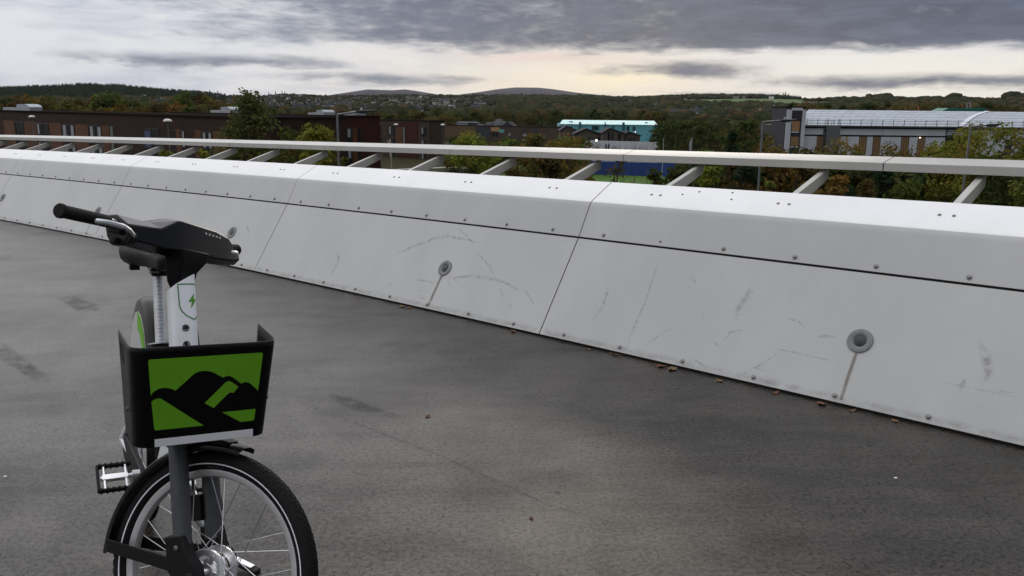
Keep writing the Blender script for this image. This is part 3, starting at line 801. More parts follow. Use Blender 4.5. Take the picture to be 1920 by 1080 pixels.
# shield print wraps round the front of the tube: arc length measured from the front centre line
def head_front(s, v, e=0.0008):
    y = s; flat = HW - HRR
    if abs(y) <= flat: return ax_pt(v, YO + y, HD + e)
    sg = 1 if y > 0 else -1; al = abs(y) - flat; a = al / HRR
    if a <= math.pi / 2: return ax_pt(v, YO + sg * (flat + (HRR + e) * math.sin(a)), HD - HRR + (HRR + e) * math.cos(a))
    return ax_pt(v, YO + sg * (HW + e), HD - HRR - (al - HRR * math.pi / 2))
def wrap_strip(mb, poly, w):
    """outline of given width following the tube"""
    q = []
    for a_, c_ in zip(poly[:-1], poly[1:]):
        k = max(2, int(math.hypot(c_[0] - a_[0], c_[1] - a_[1]) / 0.003))
        q += [(a_[0] + (c_[0] - a_[0]) * i / k, a_[1] + (c_[1] - a_[1]) * i / k) for i in range(k)]
    q.append(poly[-1]); N = len(q); closed = True
    k0 = len(mb.v)
    cxm = sum(t[0] for t in q) / N; cym = sum(t[1] for t in q) / N
    for i in range(N):
        p0, p1 = q[(i - 1) % (N - 1)], q[(i + 1) % (N - 1)]
        tx, ty = p1[0] - p0[0], p1[1] - p0[1]; L = math.hypot(tx, ty) or 1
        nx, ny = -ty / L, tx / L
        for sgn in (-1, 1): mb.v.append(tuple(head_front(q[i][0] + nx * sgn * w / 2, q[i][1] + ny * sgn * w / 2)))
    for i in range(N - 1):
        mb.f.append((k0 + 2 * i, k0 + 2 * i + 2, k0 + 2 * i + 3, k0 + 2 * i + 1)); mb.mi.append(0)
SC = 0.0245                                           # shield centre, towards the bicycle's left
half = [(-0.0385, 0.7755), (-0.0365, 0.715), (-0.031, 0.700), (-0.020, 0.688), (-0.0, 0.676)]
poly = [(SC + x, v) for x, v in half] + [(SC - x, v) for x, v in half[-2::-1]] + [(SC + half[0][0], half[0][1])]
mb = MB(); wrap_strip(mb, poly, 0.0032)
obj('shield_print', mb, M_dgrn, head)
mb = MB()
bolt = [(0.004, 0.750), (-0.0135, 0.7245), (-0.0035, 0.7255), (-0.008, 0.7065), (0.0115, 0.7335), (0.002, 0.7325)]
def fillwrap(mb, tri_list):
    for tri in tri_list:
        n = 5; k0 = len(mb.v); idx = {}
        for i in range(n + 1):
            for j in range(n + 1 - i):
                a, c = i / n, j / n; e = 1 - a - c
                u = tri[0][0] * e + tri[1][0] * a + tri[2][0] * c; w = tri[0][1] * e + tri[1][1] * a + tri[2][1] * c
                idx[i, j] = len(mb.v); mb.v.append(tuple(head_front(SC + u, w)))
        for i in range(n):
            for j in range(n - i):
                mb.f.append((idx[i, j], idx[i + 1, j], idx[i, j + 1])); mb.mi.append(0)
                if j < n - i - 1: mb.f.append((idx[i + 1, j], idx[i + 1, j + 1], idx[i, j + 1])); mb.mi.append(0)
b_ = bolt
fillwrap(mb, [(b_[0], b_[1], b_[2]), (b_[0], b_[2], b_[5]), (b_[5], b_[2], b_[4]), (b_[2], b_[3], b_[4])])
obj('lightning_print', mb, pmat('lime_print', (0.08, 0.30, 0.02), 0.45), head)
for v in (0.6534, 0.6078):
    mb = MB()
    mb.lathe([(0.0092, 0.0), (0.0092, 0.0016), (0.0075, 0.0020), (0.0068, -0.003), (0.0, -0.003)], ax_pt(v, YO + 0.001, HD), PP, 20)
    mb.lathe([(0.0045, -0.002), (0.0045, 0.0012), (0.0, 0.0014)], ax_pt(v, YO + 0.001, HD), PP, 8)
    obj('tube_bolt', mb, M_blkgl, head, smooth=30)
# step-through main tube
mb = MB()
path = [(-0.215, 0.735, 0.034, 0.060), (-0.29, 0.655, 0.034, 0.055), (-0.40, 0.515, 0.034, 0.050), (-0.52, 0.395, 0.034, 0.048), (-0.64, 0.325, 0.034, 0.046)]
rg = []
for i, (x, z, w, dd) in enumerate(path):
    a = path[max(i - 1, 0)]; c = path[min(i + 1, len(path) - 1)]
    t = Vector((c[0] - a[0], 0, c[1] - a[1])).normalized(); uy = t.cross(YV)
    rg.append(rsec(Vector((x, 0, z)), YV, uy, w, dd, 0.016))
mb.rings(rg, True)
mt = obj('main_tube', mb, M_wht, bike, smooth=40)
mb = MB(); mb.tube([(-0.615, 0, 0.30), (-0.682, 0, 0.757)], 0.0245, 18)
mb.tube([(-0.40, 0.03, 0.56), (-0.35, 0.05, 0.66), (-0.25, 0.045, 0.80), (-0.27, 0.03, 0.95)], 0.004, 8)
seat_tube = obj('seat_tube', mb, M_blk, bike, smooth=40)
mb = MB()
SA = Vector((-math.cos(math.radians(72.18)), 0, math.sin(math.radians(72.18))))
mb.lathe([(0.030, 0), (0.030, 0.020), (0.024, 0.022)], Vector((-0.682, 0, 0.748)), SA, 20)
obj('seat_clamp', mb, M_blk, seat_tube, smooth=30)
mb = MB(); mb.lathe([(0.0165, 0), (0.040, 0.002), (0.040, 0.006), (0.0165, 0.008)], Vector((-0.687, 0, 0.770)), SA, 24)
mb.obox(Vector((-0.70, -0.008, 0.764)), Vector((0, 0.075, -0.004)), Vector((-0.012, 0, 0)), Vector((0, 0, 0.006)))
obj('clamp_lever', mb, M_alu, seat_tube, smooth=30)
mb = MB(); p0 = Vector((-0.6837, 0, 0.7545)); mb.tube([p0, p0 + SA * 0.272], 0.0165, 20)
post = obj('seat_post', mb, pmat('scuffed_alloy_post', (0.84, 0.85, 0.88), 0.38, 0.5, 0, 14, 0.03, 200, c2=(0.56, 0.57, 0.60), stretch=(1, 1, 0.5)), bike, smooth=40)
mb = MB()
for i in range(18):                                   # height marks down the post
    q = p0 + SA * (0.03 + 0.0125 * i); yw = 0.009 if i % 4 else 0.013
    n = 6
    for k in range(n):
        a0 = -yw / 0.0165 + 2 * yw / 0.0165 * k / n; a1 = -yw / 0.0165 + 2 * yw / 0.0165 * (k + 1) / n
        fr = SA.cross(YV); fr = -fr if fr.x < 0 else fr
        P_ = [q + (fr * math.cos(a) + YV * math.sin(a)) * 0.0169 + SA * dz for a, dz in ((a0, 0), (a1, 0), (a1, 0.0012), (a0, 0.0012))]
        mb.add(P_, [(0, 1, 2, 3)])
obj('height_marks', mb, pmat('grey_print', (0.14, 0.14, 0.15), 0.5), post)
mb = MB(); mb.lathe([(0.0166, 0), (0.028, 0.016), (0.028, 0.022), (0.02, 0.028)], p0 + SA * 0.245, SA, 20)
obj('post_head', mb, M_alu, post, smooth=40)

# saddle
mb = MB(); rg = []
for x, w, zt_, zb_ in ((-0.575, 0.012, 1.068, 1.050), (-0.580, 0.022, 1.078, 1.036), (-0.60, 0.028, 1.085, 1.026), (-0.66, 0.034, 1.088, 1.022), (-0.72, 0.052, 1.088, 1.020),
                       (-0.78, 0.086, 1.092, 1.012), (-0.83, 0.107, 1.098, 1.006), (-0.87, 0.106, 1.100, 1.012), (-0.895, 0.085, 1.096, 1.03), (-0.902, 0.05, 1.085, 1.05)):
    hm = (zt_ - zb_) / 2; zc = (zt_ + zb_) / 2; sec = []
    for i in range(20):
        a = 2 * math.pi * i / 20; cx_, sy_ = math.cos(a), math.sin(a)
        sec.append(Vector((x, w * math.copysign(abs(cx_) ** 0.7, cx_), zc + hm * math.copysign(abs(sy_) ** 0.75, sy_))))
    rg.append(sec)
mb.rings(rg, True)
sad = obj('saddle', mb, pmat('black_vinyl', (0.012, 0.012, 0.014), 0.45, 0, 0.2, 40, 0.05, 250, spec=0.25), bike, smooth=60)
mb = MB()
mb.box((-0.755, 0, 1.004), (0.07, 0.044, 0.026)); mb.box((-0.83, -0.062, 1.006), (0.034, 0.030, 0.018)); mb.box((-0.83, 0.062, 1.006), (0.034, 0.030, 0.018))
for s in (-1, 1): mb.tube([(-0.62, s * 0.012, 1.02), (-0.70, s * 0.022, 1.008), (-0.80, s * 0.022, 1.008), (-0.86, s * 0.035, 1.02)], 0.0035, 8)
obj('saddle_clamp', mb, M_blk, sad, bevel=0.006)

# rear mudguard, tall and boxed in by coloured side skirts
mb = MB(); rg = []
gp_ = [(-0.815, 0.47), (-0.835, 0.60), (-0.875, 0.72), (-0.945, 0.800), (-1.03, 0.842), (-1.12, 0.848), (-1.22, 0.820), (-1.31, 0.755), (-1.38, 0.66), (-1.42, 0.55), (-1.435, 0.44)]
for i, (x, z) in enumerate(gp_):
    a = gp_[max(i - 1, 0)]; c = gp_[min(i + 1, len(gp_) - 1)]
    t = Vector((c[0] - a[0], 0, c[1] - a[1])).normalized(); nn_ = Vector((-t.z, 0, t.x)); nn_ = nn_ if nn_.dot(Vector((x + 1.12, 0, z - 0.45))) > 0 else -nn_
    P_ = Vector((x, 0, z))
    sec = [(-0.031, -0.05), (-0.032, -0.02), (-0.027, -0.004), (-0.015, 0.004), (0.015, 0.004), (0.027, -0.004), (0.032, -0.02), (0.031, -0.05), (0.027, -0.05), (0.022, -0.012), (-0.022, -0.012), (-0.027, -0.05)]
    rg.append([P_ + YV * y + nn_ * q for y, q in sec])
mb.rings(rg, True)
rgd = obj('rear_mudguard', mb, pmat('dark_bronze_gloss', (0.030, 0.027, 0.026), 0.30, 0.0, spec=0.15), bike, Matrix.Translation((0, 0.017, 0)), smooth=50)
for s in (-1, 1):
    inner = [(x * 0.87 + -1.12 * 0.13, z * 0.87 + 0.45 * 0.13) for x, z in gp_]
    mid = [(x * 0.70 + -1.12 * 0.30, z * 0.70 + 0.45 * 0.30) for x, z in gp_]
    lo = [(x * 0.52 - 1.12 * 0.48, z * 0.52 + 0.45 * 0.48) for x, z in gp_]
    mb = MB(); mb.prism(inner + [(-1.36, 0.36), (-0.86, 0.38)], (0, s * 0.0325, 0), (1, 0, 0), (0, 0, 1), (0, s * 0.003, 0))
    obj('side_skirt', mb, pmat('pale_grey_skirt', (0.50, 0.50, 0.50), 0.3) if s < 0 else bpy.data.materials['pale_grey_skirt'], rgd)
    mb = MB()
    mb.prism([(x, z) for x, z in inner[0:6]] + [(x, z) for x, z in mid[0:6][::-1]], (0, s * 0.0360, 0), (1, 0, 0), (0, 0, 1), (0, s * 0.0015, 0))
    obj('green_skirt_panel', mb, M_grn, rgd)
# stays, chain guard, cranks
mb = MB()
for s in (-1, 1):
    mb.tube([(-0.64, s * 0.03, 0.30), (-0.80, s * 0.050, 0.30), (-1.12, s * 0.072, WR)], [0.016, 0.013, 0.012], 12)
    mb.tube([(-0.66, s * 0.02, 0.60), (-0.80, s * 0.060, 0.53), (-1.12, s * 0.074, WR)], [0.010, 0.009, 0.010], 10)
obj('rear_stay', mb, M_wht, bike, smooth=40)
mb = MB()
def capsule(ax_, az2, bx_, bz_, ra, rb, n=10):
    dx, dz = bx_ - ax_, bz_ - az2; L = math.hypot(dx, dz); a0 = math.atan2(dz, dx)
    return [(ax_ + ra * math.cos(a0 + math.pi / 2 + math.pi * i / n), az2 + ra * math.sin(a0 + math.pi / 2 + math.pi * i / n)) for i in range(n + 1)] + [(bx_ + rb * math.cos(a0 - math.pi / 2 + math.pi * i / n), bz_ + rb * math.sin(a0 - math.pi / 2 + math.pi * i / n)) for i in range(n + 1)]
mb.prism(capsule(-0.62, 0.30, -1.05, 0.31, 0.085, 0.05), (0, -0.075, 0), (1, 0, 0), (0, 0, 1), (0, 0.018, 0))
obj('chain_guard', mb, M_blk, bike, bevel=0.004)
BBX, BBZ = -0.62, 0.30
cdir = Vector((0.12, 0, 0.110)).normalized()
for s in (-1, 1):
    mb = MB(); cdv = cdir if s < 0 else -cdir
    o = Vector((BBX, s * 0.086, BBZ)); e = o + cdv * 0.165 + YV * s * 0.012
    mb.tube([o, o.lerp(e, 0.5), e], [0.016, 0.012, 0.0135], 10)
    mb.lathe([(0.017, -0.012), (0.017, 0.012), (0.010, 0.014)], o, YV * s, 14)
    mb.lathe([(0.015, -0.011), (0.015, 0.011)], e, YV * s, 14)
    ck = obj('crank', mb, M_alu, bike, smooth=40)
    pc = e + YV * s * 0.054                           # pedal: alloy body in a black cage
    mb = MB(); mb.tube([e + YV * s * 0.008, pc + YV * s * 0.045], 0.0075, 10)
    pd = obj('pedal_axle', mb, M_chr, ck, smooth=30)
    mb = MB(); PM = Matrix.Translation(pc) @ Matrix.Rotation(math.radians(34), 4, 'Y')
    mb.box(YV * s * 0.004, (0.020, 0.072, 0.016))
    for yy in (-0.026, 0.034): mb.box(YV * s * yy, (0.084, 0.007, 0.011))
    pd = obj('pedal', mb, M_chr, bike, PM, smooth=30, bevel=0.002)
    mb = MB()
    for dx in (-0.044, 0.044):
        mb.box(YV * s * 0.004 + Vector((dx, 0, 0)), (0.008, 0.096, 0.016))
        for k in range(6): mb.box(YV * s * (-0.036 + 0.016 * k) + Vector((dx, 0, 0.0)), (0.009, 0.006, 0.024))
    mb.box(YV * s * 0.051, (0.092, 0.008, 0.018))
    obj('pedal_cage', mb, M_blk, pd, bevel=0.002)
mb = MB()
mb.tube([(-0.63, 0.045, 0.26), (-0.60, 0.13, 0.145), (-0.555, 0.195, 0.058)], [0.012, 0.011, 0.010], 10)
ks_ = obj('kickstand', mb, M_alu, bike, smooth=40)
fa, fb = Vector((-0.575, 0.185, 0.050)), Vector((-0.455, 0.268, 0.0325)); fd = (fb - fa).normalized(); fs_ = UPZ.cross(fd).normalized()
mb = MB(); mb.obox(fa - fs_ * 0.016 + UPZ * -0.006, fb - fa, fs_ * 0.032, UPZ * 0.014); obj('kickstand_foot', mb, M_blk, ks_, bevel=0.004)
mb = MB(); mb.obox(fa - fs_ * 0.011 + UPZ * 0.0085, (fb - fa) * 0.85, fs_ * 0.022, UPZ * 0.004); obj('kickstand_plate', mb, M_chr, ks_, bevel=0.001)
# ---------------- stem, console and bar (steered)
BC = Vector((-0.38737, 0, 1.16358))
def cp(l, p, q): return BC + YV * l + PP * p + AX * q
mb = MB()
secs = [(-0.206, [(-.026, -.030), (-.030, .006), (-.020, .022), (.002, .019), (.036, -.012), (.039, -.046), (.022, -.060), (-.014, -.052)]),
        (-0.200, [(-.029, -.030), (-.034, .008), (-.022, .027), (.004, .023), (.041, -.009), (.044, -.048), (.024, -.064), (-.016, -.056)]),
        (-0.110, [(-.044, -.030), (-.048, .008), (-.026, .025), (.010, .020), (.050, -.006), (.053, -.056), (.028, -.070), (-.024, -.060)]),
        (-0.088, [(-.048, -.030), (-.054, .010), (-.030, .024), (.014, .019), (.052, -.004), (.054, -.058), (.028, -.071), (-.026, -.060)]),
        (-0.022, [(-.060, -.030), (-.086, .022), (-.060, .047), (.008, .042), (.056, .028), (.056, -.060), (.028, -.072), (-.028, -.060)]),
        (0.005, [(-.062, -.030), (-.088, .024), (-.062, .049), (.010, .044), (.057, .030), (.056, -.060), (.028, -.072), (-.028, -.060)]),
        (0.150, [(-.058, -.030), (-.078, .018), (-.050, .040), (.014, .036), (.055, .026), (.054, -.058), (.026, -.070), (-.026, -.058)]),
        (0.218, [(-.050, -.030), (-.060, .012), (-.036, .028), (.012, .025), (.049, .016), (.050, -.054), (.024, -.066), (-.022, -.056)]),
        (0.278, [(-.030, -.030), (-.032, -.018), (-.020, -.014), (.006, -.016), (.038, -.024), (.042, -.044), (.020, -.058), (-.014, -.050)]),
        (0.286, [(-.022, -.030), (-.024, -.024), (-.014, -.020), (.004, -.022), (.030, -.028), (.034, -.040), (.016, -.052), (-.010, -.046)])]
mb.rings([[cp(l, p, q) for p, q in s] for l, s in secs], True)
con = obj('handlebar_console', mb, M_blkgl, bike, STM, smooth=24, bevel=0.0035)
for i in range(5):
    mb = MB(); c0 = cp(0.098 + 0.0165 * i, 0.0555, 0.010 - 0.0008 * i)
    mb.lathe([(0.0034, -0.002), (0.0034, 0.0022), (0.0, 0.0030)], c0, PP, 12)
    obj('indicator_light', mb, pmat('grey_lens', (0.55, 0.55, 0.55), 0.3) if i == 0 else bpy.data.materials['grey_lens'], con, smooth=40)
mb = MB()
mb.tube([cp(-0.385, 0, 0), cp(-0.2, 0, 0)], 0.011, 14); mb.tube([cp(0.25, 0, 0), cp(0.325, 0, 0)], 0.011, 14)
bar = obj('handlebar', mb, M_alu, bike, STM, smooth=40)
for s, l0, l1 in ((-1, -0.388, -0.228), (1, 0.262, 0.330)):
    mb = MB(); L = abs(l1 - l0); o = cp(l1 if s < 0 else l0, 0, 0)
    prof = [(0.0145, 0.0), (0.0165, 0.003)] + [(0.0160 + (0.0006 if k % 2 else 0), 0.006 + (L - 0.018) * k / 24) for k in range(25)] + [(0.0185, L - 0.010), (0.0185, L - 0.003), (0.0165, L), (0.0, L)]
    mb.lathe(prof, o, YV * s, 24)
    obj('grip', mb, M_grip, bar, smooth=40)
    mb = MB()                                          # brake lever: flat curved blade and its clamp
    pv = -0.196 if s < 0 else 0.190
    rgs = []
    po = 0.0 if s < 0 else -0.016
    for l, p, q, w, t_ in ((pv, 0.050, -0.040, 0.0065, 0.006), (pv + s * 0.02, 0.057, -0.031, 0.0065, 0.0055), (pv + s * 0.045, 0.060, -0.025, 0.007, 0.005), (pv + s * (0.090 if s < 0 else 0.080), 0.054, -0.022, 0.0075, 0.0045), (pv + s * (0.120 if s < 0 else 0.098), 0.046, -0.022, 0.0075, 0.0045), (pv + s * (0.124 if s < 0 else 0.100), 0.045, -0.022, 0.005, 0.003)):
        rgs.append([cp(l, p + po + math.cos(2 * math.pi * j / 10) * t_, q + math.sin(2 * math.pi * j / 10) * w) for j in range(10)])
    mb.rings(rgs, True)
    obj('brake_lever', mb, M_alu, bar, smooth=50)
    mb = MB(); mb.lathe([(0.020, -0.012), (0.020, 0.012)], cp(pv - s * 0.004, 0.030, -0.042), YV, 16); mb.box(cp(pv + s * 0.014, 0.012, -0.016), (0.04, 0.020, 0.03))
    mb.lathe([(0.010, -0.014), (0.010, 0.014)], cp(pv + s * 0.012, 0.004, -0.050), YV, 12)
    obj('lever_clamp', mb, M_blk, bar, smooth=40, bevel=0.003)
mb = MB()                                              # stem: wide plate narrowing down to the head tube
def stem_sec(v, ya, yb, pa, pb): return [ax_pt(v, ya, pa), ax_pt(v, yb, pa), ax_pt(v, yb, pb), ax_pt(v, ya, pb)]
mb.rings([stem_sec(0.768, -0.026, 0.026, -0.018, 0.018), stem_sec(0.790, -0.033, 0.033, -0.023, 0.021), stem_sec(0.815, -0.035, 0.040, -0.023, 0.026), stem_sec(0.846, -0.036, 0.070, -0.023, 0.038), stem_sec(0.875, -0.037, 0.080, -0.024, 0.040)], True)
obj('stem', mb, pmat('stem_black', (0.005, 0.005, 0.006), 0.5, spec=0.08), bike, STM, bevel=0.004, smooth=25)

# ---------------- basket on the head tube: one bent sheet, slotted at the sides, open at the back
XF, XB, WT, WB, ZT, ZB, FH = 0.0634, 0.0223, 0.1744, 0.1600, 0.9475, 0.6906, 0.26016
FU = Vector((0, 1, 0)); FV = Vector(((XF - XB) / FH, 0, (ZT - ZB) / FH)); FN = FU.cross(FV).normalized()
if FN.x < 0: FN = -FN
def fpt(u, v, e=0.0): return Vector((XB, 0, ZB)) + FU * u + FV * v + FN * e
slots = [-0.118 + 0.0155 * i for i in range(5)]
def basket_path(v):
    """outline at height v: (point, tag) from the rear left round the front to the rear right"""
    f = v / FH; w = WB + (WT - WB) * f; c = fpt(0, v); r = 0.034; xr = -0.150 + 0.012 * (1 - f)
    xs = [xr, -0.135] + [x for s in slots for x in (s, s + 0.006)] + [-0.02, c.x - r]
    zz = c.z
    side = [(x, zz) for x in xs]
    pts = [Vector((x, -(w + 0.004 * (0.06 - x) / 0.2), z)) for x, z in side]
    for i in range(1, 8):
        a = math.pi / 2 * i / 8
        pts.append(Vector((c.x - r + r * math.sin(a), -(w - r) - r * math.cos(a), zz)))
    pts += [Vector((c.x, -(w - r) + 2 * (w - r) * i / 6, zz)) for i in range(7)]
    for i in range(1, 8):
        a = math.pi / 2 * i / 8
        pts.append(Vector((c.x - r + r * math.cos(a), (w - r) + r * math.sin(a), zz)))
    pts += [Vector((x, (w + 0.004 * (0.06 - x) / 0.2), z)) for x, z in side[::-1]]
    return pts
vl = [-0.008, 0.02, 0.07, 0.13, 0.18, 0.188, 0.236, 0.244, 0.2601]
mb = MB(); rows = [basket_path(v) for v in vl]; n = len(rows[0])
for r_ in rows: mb.v += [tuple(p) for p in r_]
ns_ = 2 + 2 * len(slots) + 2
for i in range(len(vl) - 1):
    for j in range(n - 1):
        js = j if j < ns_ else (n - 2 - j)
        if vl[i] > 0.187 and vl[i + 1] < 0.24 and 2 <= js < 2 + 2 * len(slots) and (js - 2) % 2 == 0: continue
        mb.f.append((i * n + j, i * n + j + 1, (i + 1) * n + j + 1, (i + 1) * n + j)); mb.mi.append(0)
bsk = obj('basket', mb, M_bsk, bike, smooth=40)
sm = bsk.modifiers.new('sheet', 'SOLIDIFY'); sm.thickness = 0.0028; sm.offset = -1
mb = MB(); q = basket_path(-0.004)
q = [p + (Vector((-0.02, 0, 0)) - Vector((p.x, p.y, 0)) + Vector((0, p.y * 0.0, 0))).normalized() * 0.004 for p in q]
mb.v = [tuple(p) for p in q] + [(p.x, p.y, p.z + 0.003) for p in q]; k = len(q)
mb.f = [tuple(range(k))[::-1], tuple(range(k, 2 * k))] + [(i, (i + 1) % k, k + (i + 1) % k, k + i) for i in range(k)]; mb.mi = [0] * len(mb.f)
obj('basket_floor', mb, M_bsk, bsk)
mb = MB(); mb.box((-0.165, 0, 0.80), (0.012, 0.10, 0.16)); mb.box((-0.10, 0, 0.681), (0.14, 0.06, 0.014))
obj('basket_bracket', mb, M_blk, bsk, bevel=0.003)
for s in (-1, 1):
    mb = MB(); mb.lathe([(0.006, 0), (0.006, 0.005), (0, 0.006)], Vector((-0.02, s * (WB + 0.0085), ZB + 0.085)), YV * s, 10)
    obj('basket_bolt', mb, M_steel, bsk, smooth=30)
def smoothpoly(pts, it=1, keep=()):
    for _ in range(it):
        out = []
        for i, p in enumerate(pts):
            if i in keep and _ == 0: pass
            out.append(p)
        pts = out
    return pts
emb = {'sky': [(-0.1332, 0.226), (-0.1318, 0.2295), (-0.128, 0.2305), (0.133, 0.2305), (0.1365, 0.2295), (0.138, 0.226), (0.1317, 0.1244), (0.1109, 0.1463), (0.1055, 0.1500), (0.0993, 0.1518), (0.0935, 0.1507), (0.0883, 0.1483),
               (0.0667, 0.1671), (0.0605, 0.1712), (0.0538, 0.1728), (0.0475, 0.1716), (0.0421, 0.1692), (0.0223, 0.1825), (0.0130, 0.1876), (0.0035, 0.1903), (-0.006, 0.1913), (-0.0148, 0.1906), (-0.0225, 0.1878),
               (-0.0296, 0.1833), (-0.05, 0.1625), (-0.0697, 0.1435), (-0.0775, 0.1485), (-0.0852, 0.1516), (-0.094, 0.1532), (-0.1029, 0.1533), (-0.1105, 0.1508), (-0.1173, 0.1463), (-0.1225, 0.1408), (-0.1257, 0.1351)],
       'left': [(-0.1239, 0.1176), (-0.1205, 0.1212), (-0.1168, 0.1236), (-0.111, 0.1250), (-0.1052, 0.1254), (-0.101, 0.1233), (-0.0977, 0.1205), (-0.0, 0.0393), (-0.1120, 0.0397), (-0.1148, 0.0407), (-0.1160, 0.0440)],
       'road': [(0.0007, 0.1019), (0.0454, 0.1504), (0.0498, 0.1548), (0.0545, 0.1574), (0.0595, 0.1568), (0.0641, 0.1541), (0.0814, 0.14), (0.0704, 0.1237), (0.0655, 0.1256), (0.0607, 0.1257), (0.0565, 0.1230), (0.0531, 0.1192), (0.0231, 0.0859)],
       'right': [(0.0451, 0.0712), (0.1281, 0.0721), (0.1262, 0.0430), (0.1248, 0.0402), (0.1215, 0.0392), (0.0923, 0.0386)]}
def clean_prism(mb, poly, e):
    mb.prism(poly, fpt(0, 0, 0.0004), FU, FV, FN * e)
for nm, pl in emb.items():
    mb = MB(); clean_prism(mb, pl, 0.0009)
    obj('emblem_panel', mb, M_grn, bsk)
mb = MB(); clean_prism(mb, [(-0.114, -0.0068), (0.1256, -0.0068), (0.1246, 0.0142), (-0.1148, 0.0142)], 0.0010)
obj('reflective_strip', mb, M_refl, bsk)
# ================================================================== the land beyond the bridge
M_ter = pmat('rough_ground', (0.026, 0.032, 0.012), 0.95, 0, 0, 0.05, spec=0.05, c2=(0.038, 0.030, 0.015))
M_moor = pmat('heather_moor', (0.028, 0.024, 0.034), 0.95, 0, 0, 0.002, spec=0.05, c2=(0.036, 0.032, 0.040))
M_past = pmat('green_pasture', (0.055, 0.105, 0.022), 0.95, 0, 0, 0.01, spec=0.1, c2=(0.075, 0.105, 0.030))
M_grass = pmat('mown_grass', (0.045, 0.105, 0.016), 0.95, 0, 0, 0.15, 0.2, 8, spec=0.1, c2=(0.065, 0.125, 0.022))
M_path = pmat('pale_path', (0.42, 0.41, 0.39), 0.8, 0, 0.15, 0.5)

SKYX = [-600, -300, 0, 60, 150, 220, 300, 380, 430, 500, 540, 600, 640, 700, 780, 850, 900, 960, 1040, 1100, 1150, 1200, 1250, 1300, 1400, 1460, 1520, 1600, 1640, 1720, 1780, 1800, 1870, 1920, 2200, 2600]
SKYY = [168, 166, 166, 163, 159, 160, 168, 173, 179, 179, 176, 179, 179, 178, 177, 178, 177, 177, 178, 178, 181, 181, 179, 177, 177, 179, 184, 182, 181, 182, 181, 182, 185, 179, 176, 180]
RIDX = [-600, 0, 420, 470, 640, 900, 1150, 1300, 1470, 1550, 1920, 2600]
RIDR = [2400, 2300, 2700, 3400, 3600, 3800, 3300, 3000, 2800, 2300, 2000, 2200]
def az_of(px): q = ray(px, hor(px)); return math.atan2(q.x, q.y)
AZK = np.array([az_of(x) for x in SKYX]); ELK = np.array([(hor(x) - y) / FPX * math.cos(az_of(x)) for x, y in zip(SKYX, SKYY)])
RAK = np.array([az_of(x) for x in RIDX]); RRK = np.array(RIDR, float)
def terrain(a, r):
    a = np.asarray(a, float); r = np.asarray(r, float)
    e = np.interp(a, AZK, ELK); rr = np.interp(a, RAK, RRK)
    zt = CAM.z + e * rr - 9.0
    t = np.clip((r - 650.0) / (rr - 650.0), 0, 1)
    z = GROUND + (zt - GROUND) * t ** 1.45 + 3.5 * np.sin(a * 23 + r * 0.004) * np.sin(a * 11 - r * 0.0023) * np.clip((r - 700) / 800, 0, 1) * np.clip((rr - r) / 500, 0, 1)
    back = np.clip((r - rr) / 1500.0, 0, 1)
    return z * (1 - 0.75 * back * (z > 0)) - 20 * back
def pol(a, r, z=None): return Vector((CAM.x + r * math.sin(a), CAM.y + r * math.cos(a), float(terrain(a, r)) if z is None else z))

azs = np.concatenate([np.linspace(-math.pi, -0.72, 24)[:-1], np.linspace(-0.72, 0.72, 300), np.linspace(0.72, math.pi, 24)[1:-1]])
rads = np.concatenate([[0.5, 15, 40, 80, 140, 220, 320, 440, 560], np.geomspace(650, 4300, 46), [5000, 6500, 9000, 13000, 17000]])
A_, R_ = np.meshgrid(azs, rads, indexing='ij')
Zt = terrain(A_, R_)
Zt[R_ > 8000] = -60
me = bpy.data.meshes.new('ground')
V = np.stack([CAM.x + R_ * np.sin(A_), CAM.y + R_ * np.cos(A_), Zt], -1).reshape(-1, 3)
na, nr_ = len(azs), len(rads)
F = [(i * nr_ + j, i * nr_ + j + 1, ((i + 1) % na) * nr_ + j + 1, ((i + 1) % na) * nr_ + j) for i in range(na) for j in range(nr_ - 1)]
me.from_pydata(V.tolist(), [], [f[::-1] for f in F]); me.materials.append(M_ter)
me.polygons.foreach_set('use_smooth', [True] * len(me.polygons)); me.update()
tag(link('ground', me), kind='structure')

# round heather hills far behind
mb = MB()
def moor(px0, px1, prof, dist, name):
    mb = MB(); xs = np.linspace(px0, px1, 70); rows = []
    px, py = zip(*prof)
    for x in xs:
        y = float(np.interp(x, px, py)); a = az_of(x); row = []
        s = (x - px0) / (px1 - px0)
        top = CAM.z + (hor(x) - y) / FPX * math.cos(a) * dist
        for k in range(9):
            f = k / 8; row.append(pol(a, dist * (0.80 + 0.42 * f), -60 + (top + 60) * math.sin(math.pi * min(1, f * 1.05 + 0.02)) ** 0.8))
        rows.append(row)
    n = 9
    for r in rows: mb.v += [tuple(p) for p in r]
    mb.f = [(i * n + j, (i + 1) * n + j, (i + 1) * n + j + 1, i * n + j + 1) for i in range(len(rows) - 1) for j in range(n - 1)]; mb.mi = [0] * len(mb.f)
    tag(obj(name, mb, M_moor, smooth=80), kind='structure')
moor(600, 830, [(600, 182), (640, 176.5), (690, 169.5), (720, 170.5), (735, 171), (760, 169.5), (780, 172), (830, 180)], 11000, 'moorland_hill')
moor(850, 1150, [(850, 180), (900, 174), (930, 169.5), (965, 166), (1010, 166.5), (1040, 169.5), (1075, 174.5), (1150, 182)], 13000, 'moorland_hill')

def march(px, py, r0=650, r1=4200):
    q = ray(px, py); hx = math.hypot(q.x, q.y); a = math.atan2(q.x, q.y)
    rs = np.linspace(r0, r1, 900); z = CAM.z + rs * q.z / hx
    d_ = z - terrain(np.full_like(rs, a), rs)
    i = np.argmax(d_ < 0)
    return (a, float(rs[i])) if d_[i] < 0 else None

